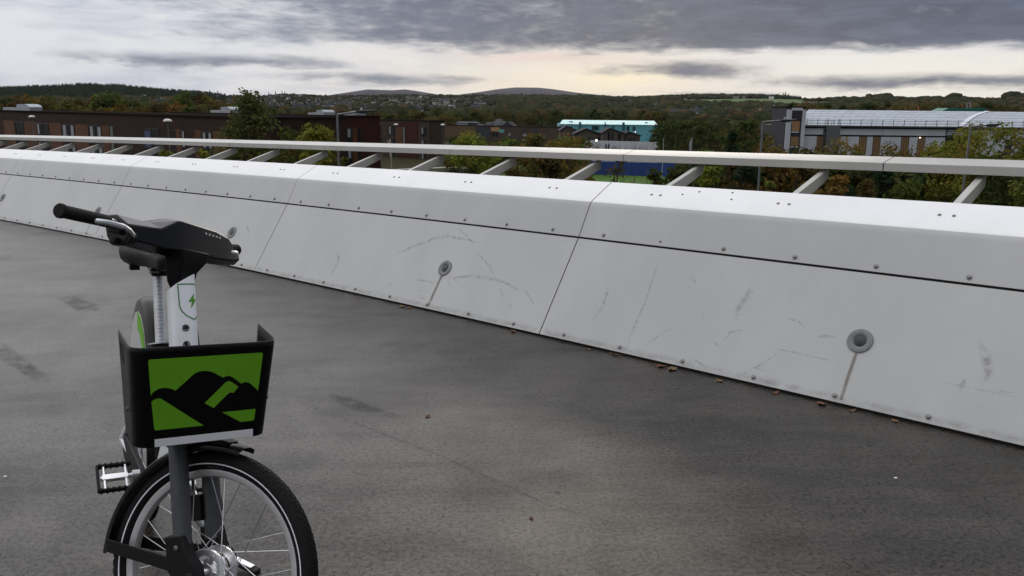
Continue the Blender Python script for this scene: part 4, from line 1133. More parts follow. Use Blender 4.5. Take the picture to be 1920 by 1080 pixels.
# pastures on the far slope: sheets laid just above the terrain
def pasture(poly, name='pasture'):
    xs = [p[0] for p in poly[0]]
    mb = MB(); N = 40; M_ = 6; rows = []
    lo, hi = poly
    for i in range(N + 1):
        x = lo[0][0] + (lo[-1][0] - lo[0][0]) * i / N
        ylo = float(np.interp(x, [p[0] for p in lo], [p[1] for p in lo])); yhi = float(np.interp(x, [p[0] for p in hi], [p[1] for p in hi]))
        c = march(x, ylo); e = march(x, yhi)
        if not c or not e: continue
        rows.append([pol(c[0] + (e[0] - c[0]) * k / M_, c[1] + (e[1] - c[1]) * k / M_) + UPZ * 2.0 for k in range(M_ + 1)])
    n = M_ + 1
    for r in rows: mb.v += [tuple(p) for p in r]
    mb.f = [(i * n + j, (i + 1) * n + j, (i + 1) * n + j + 1, i * n + j + 1) for i in range(len(rows) - 1) for j in range(n - 1)]; mb.mi = [0] * len(mb.f)
    tag(obj(name, mb, M_past, smooth=80), kind='structure')
pasture([[(1282, 191), (1400, 193), (1560, 199)], [(1282, 188.5), (1400, 186.5), (1560, 189)]])
pasture([[(975, 192.5), (1010, 193.0)], [(975, 190.5), (1010, 191)]])

# ------------------------------------------------------------------ far woods: many small rounded or pointed crowns in one mass
ico_v = []; ph = (1 + 5 ** 0.5) / 2
for a_, b2_ in ((1, ph), (-1, ph), (1, -ph), (-1, -ph)):
    ico_v += [(0, a_, b2_), (a_, b2_, 0), (b2_, 0, a_)]
ico_v = np.array(ico_v, float); ico_v /= np.linalg.norm(ico_v[0])
from itertools import combinations
dd = [np.linalg.norm(ico_v[i] - ico_v[j]) for i, j in combinations(range(12), 2)]; ed = min(dd) * 1.01
ico_f = [t for t in combinations(range(12), 3) if all(np.linalg.norm(ico_v[i] - ico_v[j]) < ed for i, j in combinations(t, 2))]
ico_f = [t if np.dot(np.cross(ico_v[t[1]] - ico_v[t[0]], ico_v[t[2]] - ico_v[t[0]]), ico_v[t[0]]) > 0 else (t[0], t[2], t[1]) for t in ico_f]
ico_f = np.array(ico_f)
def subdiv(v, f):
    mid = {}; vs = [tuple(x) for x in v]; nf = []
    def g(i, j):
        k = (min(i, j), max(i, j))
        if k not in mid:
            p = (np.array(vs[i]) + np.array(vs[j])) / 2; vs.append(tuple(p / np.linalg.norm(p))); mid[k] = len(vs) - 1
        return mid[k]
    for a, c, e in f:
        x, y, z = g(a, c), g(c, e), g(e, a); nf += [(a, x, z), (x, c, y), (z, y, e), (x, y, z)]
    return np.array(vs), np.array(nf)
ico2_v, ico2_f = subdiv(ico_v, ico_f)
cone_v = np.array([[math.cos(t), math.sin(t), -0.9] for t in np.arange(7) * 2 * math.pi / 7] + [[0.55 * math.cos(t + .4), 0.55 * math.sin(t + .4), 0.0] for t in np.arange(7) * 2 * math.pi / 7] + [[0, 0, 1.25]])
cone_f = np.array([(i, (i + 1) % 7, 7 + i) for i in range(7)] + [((i + 1) % 7, 7 + (i + 1) % 7, 7 + i) for i in range(7)] + [(7 + i, 7 + (i + 1) % 7, 14) for i in range(7)])
def mass(name, pts, tv, tf, mat, jit=0.22):
    """pts: (x, y, z, width, height)"""
    P = np.array(pts); n = len(P); k = len(tv)
    J = 1 + nrng.uniform(-jit, jit, (n, k, 1))
    ang = nrng.uniform(0, 6.28, n); c, s = np.cos(ang), np.sin(ang)
    T = tv[None] * J
    X_ = T[:, :, 0] * c[:, None] - T[:, :, 1] * s[:, None]; Y_ = T[:, :, 0] * s[:, None] + T[:, :, 1] * c[:, None]
    W_ = P[:, 3][:, None] / 2; H_ = P[:, 4][:, None] / 2
    VV = np.stack([X_ * W_ + P[:, 0][:, None], Y_ * W_ + P[:, 1][:, None], T[:, :, 2] * H_ + P[:, 2][:, None] + H_ * 0.85], -1).reshape(-1, 3)
    FF = (tf[None] + (np.arange(n) * k)[:, None, None]).reshape(-1, 3)
    me = bpy.data.meshes.new(name)
    me.vertices.add(len(VV)); me.vertices.foreach_set('co', VV.ravel())
    me.loops.add(FF.size); me.loops.foreach_set('vertex_index', FF.ravel().astype(np.int32))
    me.polygons.add(len(FF)); me.polygons.foreach_set('loop_start', np.arange(0, FF.size, 3, dtype=np.int32))
    me.polygons.foreach_set('loop_total', np.full(len(FF), 3, np.int32))
    me.materials.append(mat); me.update(calc_edges=True)
    return tag(link(name, me), kind='stuff')
def woodmat(name, c1, c2, c3):
    m = bpy.data.materials.new(name); m.use_nodes = True
    nt = m.node_tree; q = NB(nt); nt.nodes.clear()
    ri = q.n('ShaderNodeNewGeometry').outputs['Random Per Island']
    vec = q.n('ShaderNodeTexCoord').outputs['Object']
    c = q.mix(ri, rgba(c1), rgba(c2))
    c = q.mix(q.ss(q.m('FRACT', q.mul(ri, 17.3)), 0.70, 0.92), c, rgba(c3))
    hv = q.n('ShaderNodeHueSaturation'); nt.links.new(c, hv.inputs['Color'])
    nt.links.new(q.lin(q.noise(vec, 0.22, 3.0, 0.7), 0.3, 0.7, 0.55, 1.4), hv.inputs['Value'])
    df = q.n('ShaderNodeBsdfDiffuse'); nt.links.new(hv.outputs[0], df.inputs[0])
    bn = q.n('ShaderNodeBump'); bn.inputs['Strength'].default_value = 0.9; bn.inputs['Distance'].default_value = 1.2
    nt.links.new(q.noise(vec, 0.5, 4.0, 0.7), bn.inputs['Height']); nt.links.new(bn.outputs[0], df.inputs['Normal'])
    o = q.n('ShaderNodeOutputMaterial'); nt.links.new(df.outputs[0], o.inputs[0])
    return m
M_wood = woodmat('mixed_autumn_wood', (0.022, 0.030, 0.016), (0.044, 0.046, 0.022), (0.066, 0.046, 0.022))
M_conw = woodmat('dark_conifer_wood', (0.012, 0.020, 0.013), (0.022, 0.030, 0.018), (0.020, 0.028, 0.018))
A_pm = (az_of(1282), az_of(1560))
TOWN = (az_of(380), az_of(930))
def clump(a, r): return 0.5 + 0.5 * math.sin(a * 61 + r * 0.0061) * math.sin(a * 37 - r * 0.0093 + 1.7)
def in_pasture(a, r):
    if not (A_pm[0] < a < A_pm[1]): return False
    z = float(terrain(a, r)); yy = hor(960) - (z - CAM.z) / (r * math.cos(a)) * FPX
    px = 960 + math.tan(a) * FPX
    return np.interp(px, [1282, 1400, 1560], [188, 186, 188]) - 0.5 < yy + 0.0105 * (px - 960) < np.interp(px, [1282, 1400, 1560], [193, 195, 201]) + 1.0
wood, conw, ridge = [], [], []
while len(wood) < 7500:
    a = rnd.uniform(-0.62, 0.62); rr = float(np.interp(a, RAK, RRK)); r = 620 + (rr + 120 - 620) * rnd.random() ** 0.8
    town = TOWN[0] < a < TOWN[1] and r > 1100
    if rnd.random() > (0.16 + 0.6 * (clump(a, r) > 0.62) if town else 0.55 + 0.45 * clump(a, r)): continue
    if in_pasture(a, r): continue
    if a < az_of(425) and r > 0.60 * rr: continue
    p = pol(a, r); h_ = rnd.uniform(6, 11) if town else rnd.uniform(7, 13)
    wood.append((p.x, p.y, p.z - 1, h_ * rnd.uniform(1.0, 1.6), h_))
aL = az_of(425)
while len(conw) < 7500:
    a = rnd.uniform(-0.62, aL) if rnd.random() < .86 else rnd.uniform(az_of(1180), az_of(1500)); rr = float(np.interp(a, RAK, RRK)); r = rr * rnd.uniform(0.62, 1.03) if a < aL else rr * rnd.uniform(0.95, 1.03)
    p = pol(a, r); h_ = rnd.uniform(10.5, 14.5) if a < aL else rnd.uniform(9, 14)
    conw.append((p.x, p.y, p.z - 1, h_ * rnd.uniform(0.42, 0.6), h_))
for i in range(700):                                     # trees on the skyline
    a = rnd.uniform(aL, 0.62); rr = float(np.interp(a, RAK, RRK)); r = rr * rnd.uniform(0.97, 1.02)
    p = pol(a, r); h_ = rnd.uniform(6, 13); wood.append((p.x, p.y, p.z - 1, h_ * rnd.uniform(1.0, 1.9), h_))
for px, w, hh in ((1085, 14, 14), (1655, 60, 19), (1640, 40, 16), (1785, 46, 18), (1790, 30, 16), (1905, 60, 22), (1920, 50, 20), (1600, 40, 13)):
    a = az_of(px); rr = float(np.interp(a, RAK, RRK)); r = rr * 0.985; p = pol(a, r)
    for k in range(5): wood.append((p.x + rnd.uniform(-.4, .4) * w, p.y + rnd.uniform(-8, 8), p.z - 1, w * rnd.uniform(.35, .55), hh * rnd.uniform(.8, 1.1)))
for px, hh in ((505, 22), (518, 24), (530, 22), (535, 19), (410, 21), (470, 25), (1470, 24), (1466, 20), (1476, 18), (395, 20), (1458, 18)):
    a = az_of(px); rr = float(np.interp(a, RAK, RRK)); p = pol(a, rr * 0.99); conw.append((p.x, p.y, p.z - 1, 8, hh))
mass('far_wood', wood, ico2_v, ico2_f, M_wood)
mass('conifer_plantation', conw, cone_v, cone_f, M_conw, 0.08)

# ------------------------------------------------------------------ houses on the far hillside
M_hw = [pmat('house_render_white', (0.62, 0.61, 0.58), 0.8, inst=0.25), pmat('house_render_grey', (0.36, 0.35, 0.34), 0.8, inst=0.3), pmat('house_render_buff', (0.34, 0.28, 0.22), 0.8, inst=0.3)]
M_slate = pmat('slate_roof', (0.040, 0.040, 0.046), 0.9, inst=0.3, spec=0.1)
def house_mesh(mw, w, dp, hw, hr):
    m = MB(); m.obox((-w / 2, -dp / 2, -2), (w, 0, 0), (0, dp, 0), (0, 0, hw + 2), 0)
    m.prism([(-dp / 2 - .3, hw), (dp / 2 + .3, hw), (0, hw + hr)], (-w / 2 - .2, 0, 0), (0, 1, 0), (0, 0, 1), (w + .4, 0, 0), 1)
    m.obox((w * .28, -.5, hw + hr * .5), (1.0, 0, 0), (0, 1.0, 0), (0, 0, hr * .5 + 1.0), 0)
    for x in (-w * .3, 0.05 * w, w * .25): m.obox((x, -dp / 2 - 0.05, hw * .45), (1.2, 0, 0), (0, .06, 0), (0, 0, 1.3), 1)
    return m.mesh('house', [mw, M_slate])
HM = [house_mesh(M_hw[k % 3], w, dp, hw, hr) for k, (w, dp, hw, hr) in enumerate(((11, 8, 4.6, 3.2), (9, 7.5, 5, 3), (14, 8, 4.8, 3.0), (10, 8, 3, 3.2), (18, 8, 5, 3), (12, 8, 3.2, 3)))]
HW_ = ['white', 'grey', 'buff']
# each house reads as a fleck a few pixels wide
regs = [((252, 340, 184, 196), 12, 'under the left conifer ridge'), ((392, 660, 178, 200), 92, 'in the hillside town left of centre'), ((500, 650, 199, 210), 34, 'in the lower town above the brick terraces'),
        ((640, 905, 183, 216), 96, 'in the middle hillside town'), ((1290, 1475, 207, 220), 28, 'in the valley left of the grey building'), ((1130, 1290, 192, 205), 8, 'among woods above the turquoise shed')]
for (x0, x1, y0, y1), n, where in regs:
    for i in range(n):
        px, py = rnd.uniform(x0, x1), rnd.uniform(y0, y1)
        if rnd.random() < .6: py = y0 + (y1 - y0) * (round((py - y0) / (y1 - y0) * 5) / 5) + rnd.uniform(-.4, .4)
        c = march(px, py)
        if not c: continue
        k = rnd.randrange(6)
        o = link('far_house', HM[k], M=Matrix.Translation(pol(*c) + UPZ * 1.0) @ Matrix.Rotation(rnd.choice((0, 1.57, 0.5, -0.5, .2)) - c[0] + rnd.uniform(-.25, .25), 4, 'Z') @ Matrix.Scale(rnd.uniform(.85, 1.15), 4))
        tag(o, 'small %s house with dark slate roof %s' % (('pale white', 'grey', 'buff')[k % 3], where), 'house', 'houses ' + where + ', ' + HW_[k % 3])
def long_shed(px, py, w, hh, label, mat):
    c = march(px, py)
    if not c: return
    m = MB(); m.obox((-w / 2, -6, -2), (w, 0, 0), (0, 12, 0), (0, 0, hh + 2), 0)
    m.prism([(-6.4, hh), (6.4, hh), (0, hh + 3)], (-w / 2 - .3, 0, 0), (0, 1, 0), (0, 0, 1), (w + .6, 0, 0), 1)
    tag(link('farm_shed', m.mesh('farm_shed', [mat, M_slate]), M=Matrix.Translation(pol(*c) + UPZ * 1.5) @ Matrix.Rotation(-c[0], 4, 'Z')), label, 'farm building')
long_shed(1382, 184.5, 62, 4, 'long low pale farm shed at the top edge of the green pasture', M_hw[1])
long_shed(1446, 186, 14, 6, 'small white farmhouse beside trees above the green pasture', M_hw[0])
long_shed(1282, 228, 26, 7, 'bright white flat shed among trees right of the turquoise shed', M_hw[0])

# ------------------------------------------------------------------ evening haze over the valley
hz = bpy.data.materials.new('thin_haze'); hz.use_nodes = True
hz.node_tree.nodes.clear()
hv_ = hz.node_tree.nodes.new('ShaderNodeVolumePrincipled'); hv_.inputs['Color'].default_value = (0.86, 0.90, 1.0, 1); hv_.inputs['Density'].default_value = 1.3e-5; hv_.inputs['Anisotropy'].default_value = 0.2
ho = hz.node_tree.nodes.new('ShaderNodeOutputMaterial'); hz.node_tree.links.new(hv_.outputs[0], ho.inputs['Volume'])
mb = MB(); mb.obox((-18000, -18000, -64), (36000, 0, 0), (0, 36000, 0), (0, 0, 64 + 520))
tag(obj('haze', mb, hz), kind='stuff')
# ================================================================== trees: tapered trunk and limbs, crown of many small leaf faces
M_bark = pmat('bark', (0.060, 0.050, 0.040), 0.9, 0, 0.4, 6, 0.4, 25, spec=0.1)
M_twig = pmat('bare_twigs', (0.075, 0.052, 0.035), 0.9, spec=0.1, inst=0.3)
L_dark = leafmat('leaf_dark_green', (0.024, 0.043, 0.016), (0.054, 0.081, 0.024), (0.068, 0.061, 0.022))
L_green = leafmat('leaf_mid_green', (0.061, 0.101, 0.022), (0.121, 0.176, 0.038), (0.121, 0.115, 0.030))
L_yel = leafmat('leaf_yellow_green', (0.101, 0.142, 0.022), (0.203, 0.243, 0.041), (0.230, 0.189, 0.038), 0.2)
L_oran = leafmat('leaf_orange', (0.115, 0.075, 0.022), (0.225, 0.135, 0.036), (0.140, 0.120, 0.032), 0.25)
L_birch = leafmat('leaf_birch', (0.042, 0.060, 0.022), (0.080, 0.098, 0.034), (0.110, 0.095, 0.032))
L_olive = leafmat('leaf_olive_brown', (0.056, 0.064, 0.022), (0.112, 0.105, 0.034), (0.140, 0.090, 0.032))
L_brown = leafmat('leaf_russet', (0.065, 0.043, 0.019), (0.119, 0.068, 0.027), (0.068, 0.061, 0.022))
L_con = leafmat('needle_dark', (0.014, 0.026, 0.015), (0.032, 0.049, 0.024), (0.027, 0.041, 0.022))

def crown_points(shape, r, n):
    """clump centres inside a crown of unit height and unit half-width"""
    C = []
    while len(C) < n:
        h_ = r.uniform(0.0, 1.0)
        if shape == 'round': w = math.sqrt(max(0.0, 1 - ((h_ - 0.45) / 0.56) ** 2))
        elif shape == 'column': w = (0.35 + 0.75 * h_ / 0.3 if h_ < 0.3 else 1.1) * math.sqrt(max(0.02, 1 - ((h_ - 0.3) / 0.72) ** 2)) if h_ > 0.3 else 0.55 + 1.5 * h_
        elif shape == 'spire': w = (1.0 - h_) ** 0.62 * (0.75 + 0.25 * min(1, h_ / 0.15))
        elif shape == 'cone': w = (1.0 - h_) ** 0.9
        elif shape == 'spread': w = math.sqrt(max(0.0, 1 - ((h_ - 0.5) / 0.55) ** 2)) * (0.7 + 0.4 * h_)
        else: w = math.sqrt(max(0.0, 1 - (h_ / 1.02) ** 2.2))         # bush
        a = r.uniform(0, 2 * math.pi); q = r.random() ** 0.42 * w * r.uniform(0.82, 1.12)
        C.append((q * math.cos(a), q * math.sin(a), h_))
    return C
def tree_meshes(seed, shape, mat, H, Wd, base, nclump, nleaf, leaf, name='tree', droop=0.0, sparse=1.0):
    """crown and trunk meshes of a tree H high, Wd wide, crown starting at base"""
    r = random.Random(seed); g = np.random.default_rng(seed)
    C = crown_points(shape, r, nclump); CH = H - base
    cen = np.array([(x * Wd / 2, y * Wd / 2, base + z * CH) for x, y, z in C])
    cr = g.uniform(0.09, 0.19, nclump) * Wd * sparse
    idx = g.integers(0, nclump, nleaf)
    d_ = g.normal(0, 1, (nleaf, 3)); d_ /= np.linalg.norm(d_, axis=1)[:, None]
    rad = g.random(nleaf) ** 0.45
    P = cen[idx] + d_ * (rad * cr[idx])[:, None] * np.array([1, 1, 0.75])
    P[:, 2] -= droop * np.abs(d_[:, 0]) * cr[idx]
    P[:, 2] = np.maximum(P[:, 2], 0.15)
    nrm = d_ * 0.8 + g.normal(0, 0.7, (nleaf, 3)) + np.array([0, 0, 0.5]); nrm /= np.linalg.norm(nrm, axis=1)[:, None]
    t1 = np.cross(nrm, g.normal(0, 1, (nleaf, 3))); t1 /= np.linalg.norm(t1, axis=1)[:, None]; t2 = np.cross(nrm, t1)
    s = leaf * g.uniform(0.6, 1.35, nleaf)[:, None]
    Q = np.stack([P - t1 * s, P - t2 * s * 0.55, P + t1 * s, P + t2 * s * 0.55], 1).reshape(-1, 3)
    me = bpy.data.meshes.new('crown')
    n = nleaf
    me.vertices.add(4 * n); me.vertices.foreach_set('co', Q.ravel())
    me.loops.add(4 * n); me.loops.foreach_set('vertex_index', np.arange(4 * n, dtype=np.int32))
    me.polygons.add(n); me.polygons.foreach_set('loop_start', np.arange(0, 4 * n, 4, dtype=np.int32)); me.polygons.foreach_set('loop_total', np.full(n, 4, np.int32))
    me.materials.append(mat); me.update(calc_edges=True)
    m = MB(); tr = max(0.05, 0.016 * H)
    top = base + CH * 0.72
    tp = [Vector((0, 0, -0.3))]
    for i in range(1, 6): tp.append(Vector((r.uniform(-1, 1) * 0.015 * H, r.uniform(-1, 1) * 0.015 * H, top * i / 5)))
    m.tube(tp, [tr * 1.25, tr, tr * 0.85, tr * 0.65, tr * 0.42, tr * 0.15], 7)
    order = list(range(nclump)); r.shuffle(order)
    for i in order[:min(nclump, 22)]:
        c = Vector(cen[i]); z0 = max(0.12 * H, min(top * 0.95, c.z - 0.35 * math.hypot(c.x, c.y) - 0.1))
        f = z0 / top * 5; k = min(4, int(f)); a = tp[k].lerp(tp[k + 1], f - k)
        mid = a.lerp(c, 0.5) + Vector((0, 0, 0.06 * CH))
        m.tube([a, mid, c], [tr * 0.38, tr * 0.22, tr * 0.05], 5)
    return me, m.mesh('trunk', M_bark)
def put_tree(name, meshes, x, y, z, rz, s, label, group=None, sz=None, cat='tree'):
    o = empty(name, M=Matrix.Translation((x, y, z)) @ Matrix.Rotation(rz, 4, 'Z') @ Matrix.Diagonal((s, s, sz or s, 1)))
    tag(o, label, cat, group)
    link('crown', meshes[0], o); link('trunk', meshes[1], o)
    return o
def tree_at(px, dist, top_py, wpx, shape, mat, seed, label, base=0.25, nleaf=5000, leaf=0.17, name='tree', nclump=60, group=None, cat='tree', droop=0.0, sparse=1.0):
    """a tree measured from the photograph: crown top, width, distance"""
    p = gp(px, dist); H = zat(px, top_py, dist) - GROUND; W = wpx / FPX * dist
    if H < 1: return
    ms = tree_meshes(seed, shape, mat, H, W, H * base, nclump, nleaf, leaf, droop=droop, sparse=sparse)
    return put_tree(name, ms, p.x, p.y, GROUND, 0, 1.0, label, group, cat=cat)

near = [
 (465, 56, 184, 150, 'spire', L_birch, 'tall loose dark green birch pointing above the brick terrace roof', 0.15, 8500, 0.135),
 (562, 54, 222, 128, 'round', L_green, 'green round tree left of the nearest street lamp, leaning on a paler neighbour', 0.10, 5500, 0.14),
 (598, 50, 240, 84, 'round', L_yel, 'pale yellow green round tree just left of the nearest street lamp', 0.10, 4500, 0.13),
 (520, 48, 268, 70, 'round', L_brown, 'sparse reddish brown thin tree between the dark birch and the green tree', 0.12, 900, 0.12),
 (880, 58, 258, 96, 'round', L_yel, 'yellow green bushy tree standing alone right of the brick terraces, behind the handrail', 0.06, 6000, 0.13),
 (935, 72, 276, 70, 'round', L_olive, 'olive brown shrub tree right of the yellow green bushy tree', 0.06, 3000, 0.15),
 (1008, 78, 258, 62, 'round', L_olive, 'russet olive tree in front of the brown row with pale windows', 0.08, 3000, 0.15),
 (1068, 70, 261, 82, 'round', L_oran, 'rust tinged bushy tree left of the pale patterned hoarding', 0.06, 2600, 0.15),
 (1030, 60, 295, 110, 'bush', L_olive, 'broad brown green bush under the handrail left of the blue fence', 0.0, 4500, 0.13),
 (1160, 46, 300, 92, 'bush', L_olive, 'thin half bare shrub in front of the blue fence', 0.0, 500, 0.11),
 (1236, 52, 318, 46, 'bush', L_green, 'small green shrub at the right end of the blue fence', 0.0, 1800, 0.11),
 (1330, 50, 306, 86, 'bush', L_yel, 'yellow olive bush right of the blue fence', 0.0, 4200, 0.12),
 (1400, 54, 300, 95, 'bush', L_con, 'dark evergreen bush left of the middle street lamp', 0.0, 4500, 0.12),
 (1470, 46, 322, 80, 'bush', L_green, 'bright green bush at the foot of the middle street lamp', 0.0, 3600, 0.11),
 (1505, 52, 300, 70, 'bush', L_oran, 'orange leaved bush right of the middle street lamp, above its green neighbour', 0.0, 3000, 0.12),
 (1575, 45, 326, 92, 'bush', L_oran, 'golden orange bush in the gap beside the second raking strut from the right', 0.0, 3600, 0.11),
 (1600, 52, 306, 92, 'bush', L_con, 'black green evergreen bush behind the golden orange bush', 0.0, 4500, 0.12),
 (1640, 44, 344, 70, 'bush', L_brown, 'russet brown low bush right of the golden orange bush', 0.0, 1700, 0.11),
 (1720, 49, 312, 150, 'bush', L_green, 'wide mid green bush below the handrail left of the rightmost strut', 0.0, 7000, 0.12),
 (1672, 50, 322, 70, 'bush', L_con, 'dark evergreen bush between the russet bush and the wide green bush', 0.0, 3600, 0.12),
 (1890, 47, 318, 170, 'bush', L_dark, 'wide dark green bush below the handrail right of the rightmost strut', 0.0, 7000, 0.12),
 (1990, 44, 310, 150, 'bush', L_green, 'green bush at the right edge of the view below the handrail', 0.0, 5000, 0.12),
 (1855, 62, 249, 175, 'spread', L_yel, 'large spreading yellow green tree in front of the grey building, by the right street lamp', 0.15, 11000, 0.14),
 (1945, 66, 268, 110, 'round', L_olive, 'olive tree at the right edge beside the large yellow green tree', 0.15, 4500, 0.15),
 (1765, 70, 281, 76, 'round', L_yel, 'yellow green low tree left of the large spreading tree', 0.10, 3000, 0.14),
 (1690, 74, 277, 92, 'round', L_oran, 'amber tree before the brown boarded windows of the grey building', 0.08, 2300, 0.15),
 (1590, 76, 276, 105, 'round', L_oran, 'orange tree before the scaffolded bay of the grey building', 0.08, 2500, 0.15),
 (1520, 74, 279, 70, 'round', L_brown, 'russet tree at the foot of the stair tower of the grey building', 0.08, 1800, 0.15),
 (1452, 66, 266, 66, 'round', L_oran, 'thin golden tree right behind the middle street lamp', 0.10, 1300, 0.14),
 (305, 92, 279, 50, 'bush', L_yel, 'yellow leaved shrub low before the brick terrace, leftmost of two', 0.0, 1300, 0.17),
 (372, 88, 280, 58, 'bush', L_yel, 'yellow leaved shrub low before the brick terrace, right of its twin', 0.0, 1500, 0.17),
 (440, 84, 284, 62, 'bush', L_olive, 'olive shrub low before the brick terrace under the birch', 0.0, 1500, 0.16),
 (640, 62, 286, 46, 'bush', L_green, 'green shrub at the foot of the nearest street lamp', 0.0, 1500, 0.13),
]
for i, (px, dist, ty, w, shp, mt_, lb, base, nl, lf_) in enumerate(near):
    bush = shp == 'bush'
    tree_at(px, dist, ty - (0 if bush else 3), w * (1.1 if bush else 1.35), shp, mt_, 100 + i, lb, base, nl, lf_, 'shrub' if bush else 'tree', 26 if bush else (80 if nl > 6000 else 48), cat='shrub' if bush else 'tree')

# bare brown hedge saplings in the gap before the pale path
def twig_mesh(seed):
    r = random.Random(seed); m = MB()
    for k in range(4):
        x, y = r.uniform(-.25, .25), r.uniform(-.25, .25); p = Vector((x, y, -0.2)); pts = [p]
        for i in range(5): p = p + Vector((r.uniform(-.22, .22), r.uniform(-.22, .22), r.uniform(.35, .6))); pts.append(p)
        m.tube(pts, [.035, .032, .027, .022, .016, .006], 4)
        for q in pts[2:]:
            for _ in range(2): m.tube([q, q + Vector((r.uniform(-.5, .5), r.uniform(-.5, .5), r.uniform(.2, .6)))], [.014, .004], 3)
    return m.mesh('bare_sapling', M_twig)
TW = [twig_mesh(s) for s in range(4)]
for i in range(34):
    px = rnd.uniform(690, 870) if i < 22 else rnd.uniform(1125, 1225); dist = rnd.uniform(72, 96) if i < 22 else rnd.uniform(60, 80)
    p = gp(px, dist); s = rnd.uniform(.9, 1.5) if i < 22 else rnd.uniform(1.2, 2.2)
    lab, grp = ('bare brown sapling in the thin hedge before the pale path', 'bare hedge saplings before the path') if i < 22 else ('bare leafless sapling on the grass before the blue fence', 'bare saplings before the blue fence')
    tag(link('bare_sapling', TW[i % 4], M=Matrix.Translation(p) @ Matrix.Rotation(rnd.uniform(0, 6), 4, 'Z') @ Matrix.Scale(s, 4)), lab, 'sapling', grp)

# mid-distance trees: a dozen shapes, copied
VAR = []
for k, (shp, mt_, H, W, base) in enumerate((('round', L_olive, 8, 7, .12), ('round', L_dark, 8.5, 7, .10), ('column', L_dark, 10, 5, .1), ('round', L_brown, 8, 6.5, .14), ('spread', L_olive, 9, 9, .16),
        ('cone', L_con, 11, 5, .05), ('round', L_green, 8, 7, .12), ('round', L_oran, 7.5, 6, .14), ('spread', L_dark, 9.5, 9, .12), ('column', L_olive, 10, 5.5, .12))):
    VAR.append((tree_meshes(500 + k, shp, mt_, H, W, H * base, 34, 1300, 0.30), H, W, ('olive round', 'dark green round', 'dark green upright', 'russet round', 'olive spreading', 'dark conical evergreen', 'mid green round', 'amber round', 'dark spreading', 'olive upright')[k]))
zones = [((-120, 445), (165, 330), (176, 207), 62, (0, 1, 3, 3, 4, 6, 7, 9), 'rising behind the brick terrace'),
         ((445, 830), (230, 420), (206, 222), 46, (0, 1, 3, 4, 8, 9), 'behind the brick terraces below the hillside town'),
         ((825, 1060), (320, 520), (207, 226), 40, (0, 1, 2, 4, 5, 8), 'behind the low brown row in mid distance'),
         ((1035, 1250), (340, 520), (207, 222), 34, (0, 1, 2, 4, 8), 'behind the turquoise shed'),
         ((1238, 1442), (120, 420), (222, 262), 70, (0, 1, 1, 2, 5, 8, 9), 'in the dark belt left of the grey building'),
         ((1475, 2050), (215, 380), (193, 204), 26, (0, 1, 2, 4, 8), 'behind the grey building'),
         ((845, 1090), (110, 190), (258, 275), 26, (0, 1, 3, 6, 7), 'before the low brown row above the handrail')]
for (x0, x1), (d0, d1), (y0, y1), n, kinds, where in zones:
    for i in range(n):
        px = x0 + (x1 - x0) * (i + rnd.random()) / n; dist = rnd.uniform(d0, d1); ty = rnd.uniform(y0, y1)
        k = rnd.choice(kinds); ms, H, W, kn = VAR[k]
        want = max(3.5, zat(px, ty, dist) - GROUND); s = want / H
        p = gp(px, dist); sw = min(s, 1.5) if s > 1 else s ** 0.6
        put_tree('tree', ms, p.x, p.y, GROUND, rnd.uniform(0, 6.28), sw, '%s tree %s' % (kn, where), '%s trees %s' % (kn, where), sz=s)
BV = []
for k, (mt_, nm) in enumerate(((L_con, 'dark evergreen'), (L_olive, 'olive brown'), (L_green, 'mid green'), (L_oran, 'orange'), (L_brown, 'russet'), (L_dark, 'dark green'))):
    BV.append((tree_meshes(600 + k, 'bush', mt_, 4.5, 4.5, 0.0, 24, 2600, 0.14), nm))
for i in range(58):
    px = 1285 + 740 * (i + rnd.random()) / 58; dist = rnd.uniform(56, 100)
    k = rnd.choice((0, 0, 1, 2, 3, 4, 5, 5)); ms, nm = BV[k]; p = gp(px, dist)
    ty = rnd.uniform(292, 318); s = max(.5, min(2.0, (zat(px, ty, dist) - GROUND) / 4.5))
    put_tree('shrub', ms, p.x, p.y, GROUND, rnd.uniform(0, 6.28), s * rnd.uniform(.9, 1.1), '%s shrub in the thicket below the handrail on the right' % nm, '%s shrubs in the right thicket' % nm, sz=s, cat='shrub')
for i in range(16):
    px = 900 + 230 * (i + rnd.random()) / 16; dist = rnd.uniform(84, 112)
    k = rnd.choice((1, 2, 4, 5)); ms, nm = BV[k]; p = gp(px, dist)
    s = rnd.uniform(.45, .85)
    put_tree('shrub', ms, p.x, p.y, GROUND, rnd.uniform(0, 6.28), s, '%s shrub by the pale path left of the blue fence' % nm, '%s shrubs by the path' % nm, cat='shrub')
# the flat valley floor beyond reads as one wood
low = []
for i in range(1500):
    a = rnd.uniform(-0.62, 0.62); r = rnd.uniform(400, 900)
    p = pol(a, r); h_ = rnd.uniform(4.5, 7.5)
    low.append((p.x, p.y, p.z - 0.5, h_ * rnd.uniform(1.0, 1.7), h_))
mass('valley_wood', low, ico2_v, ico2_f, M_wood)

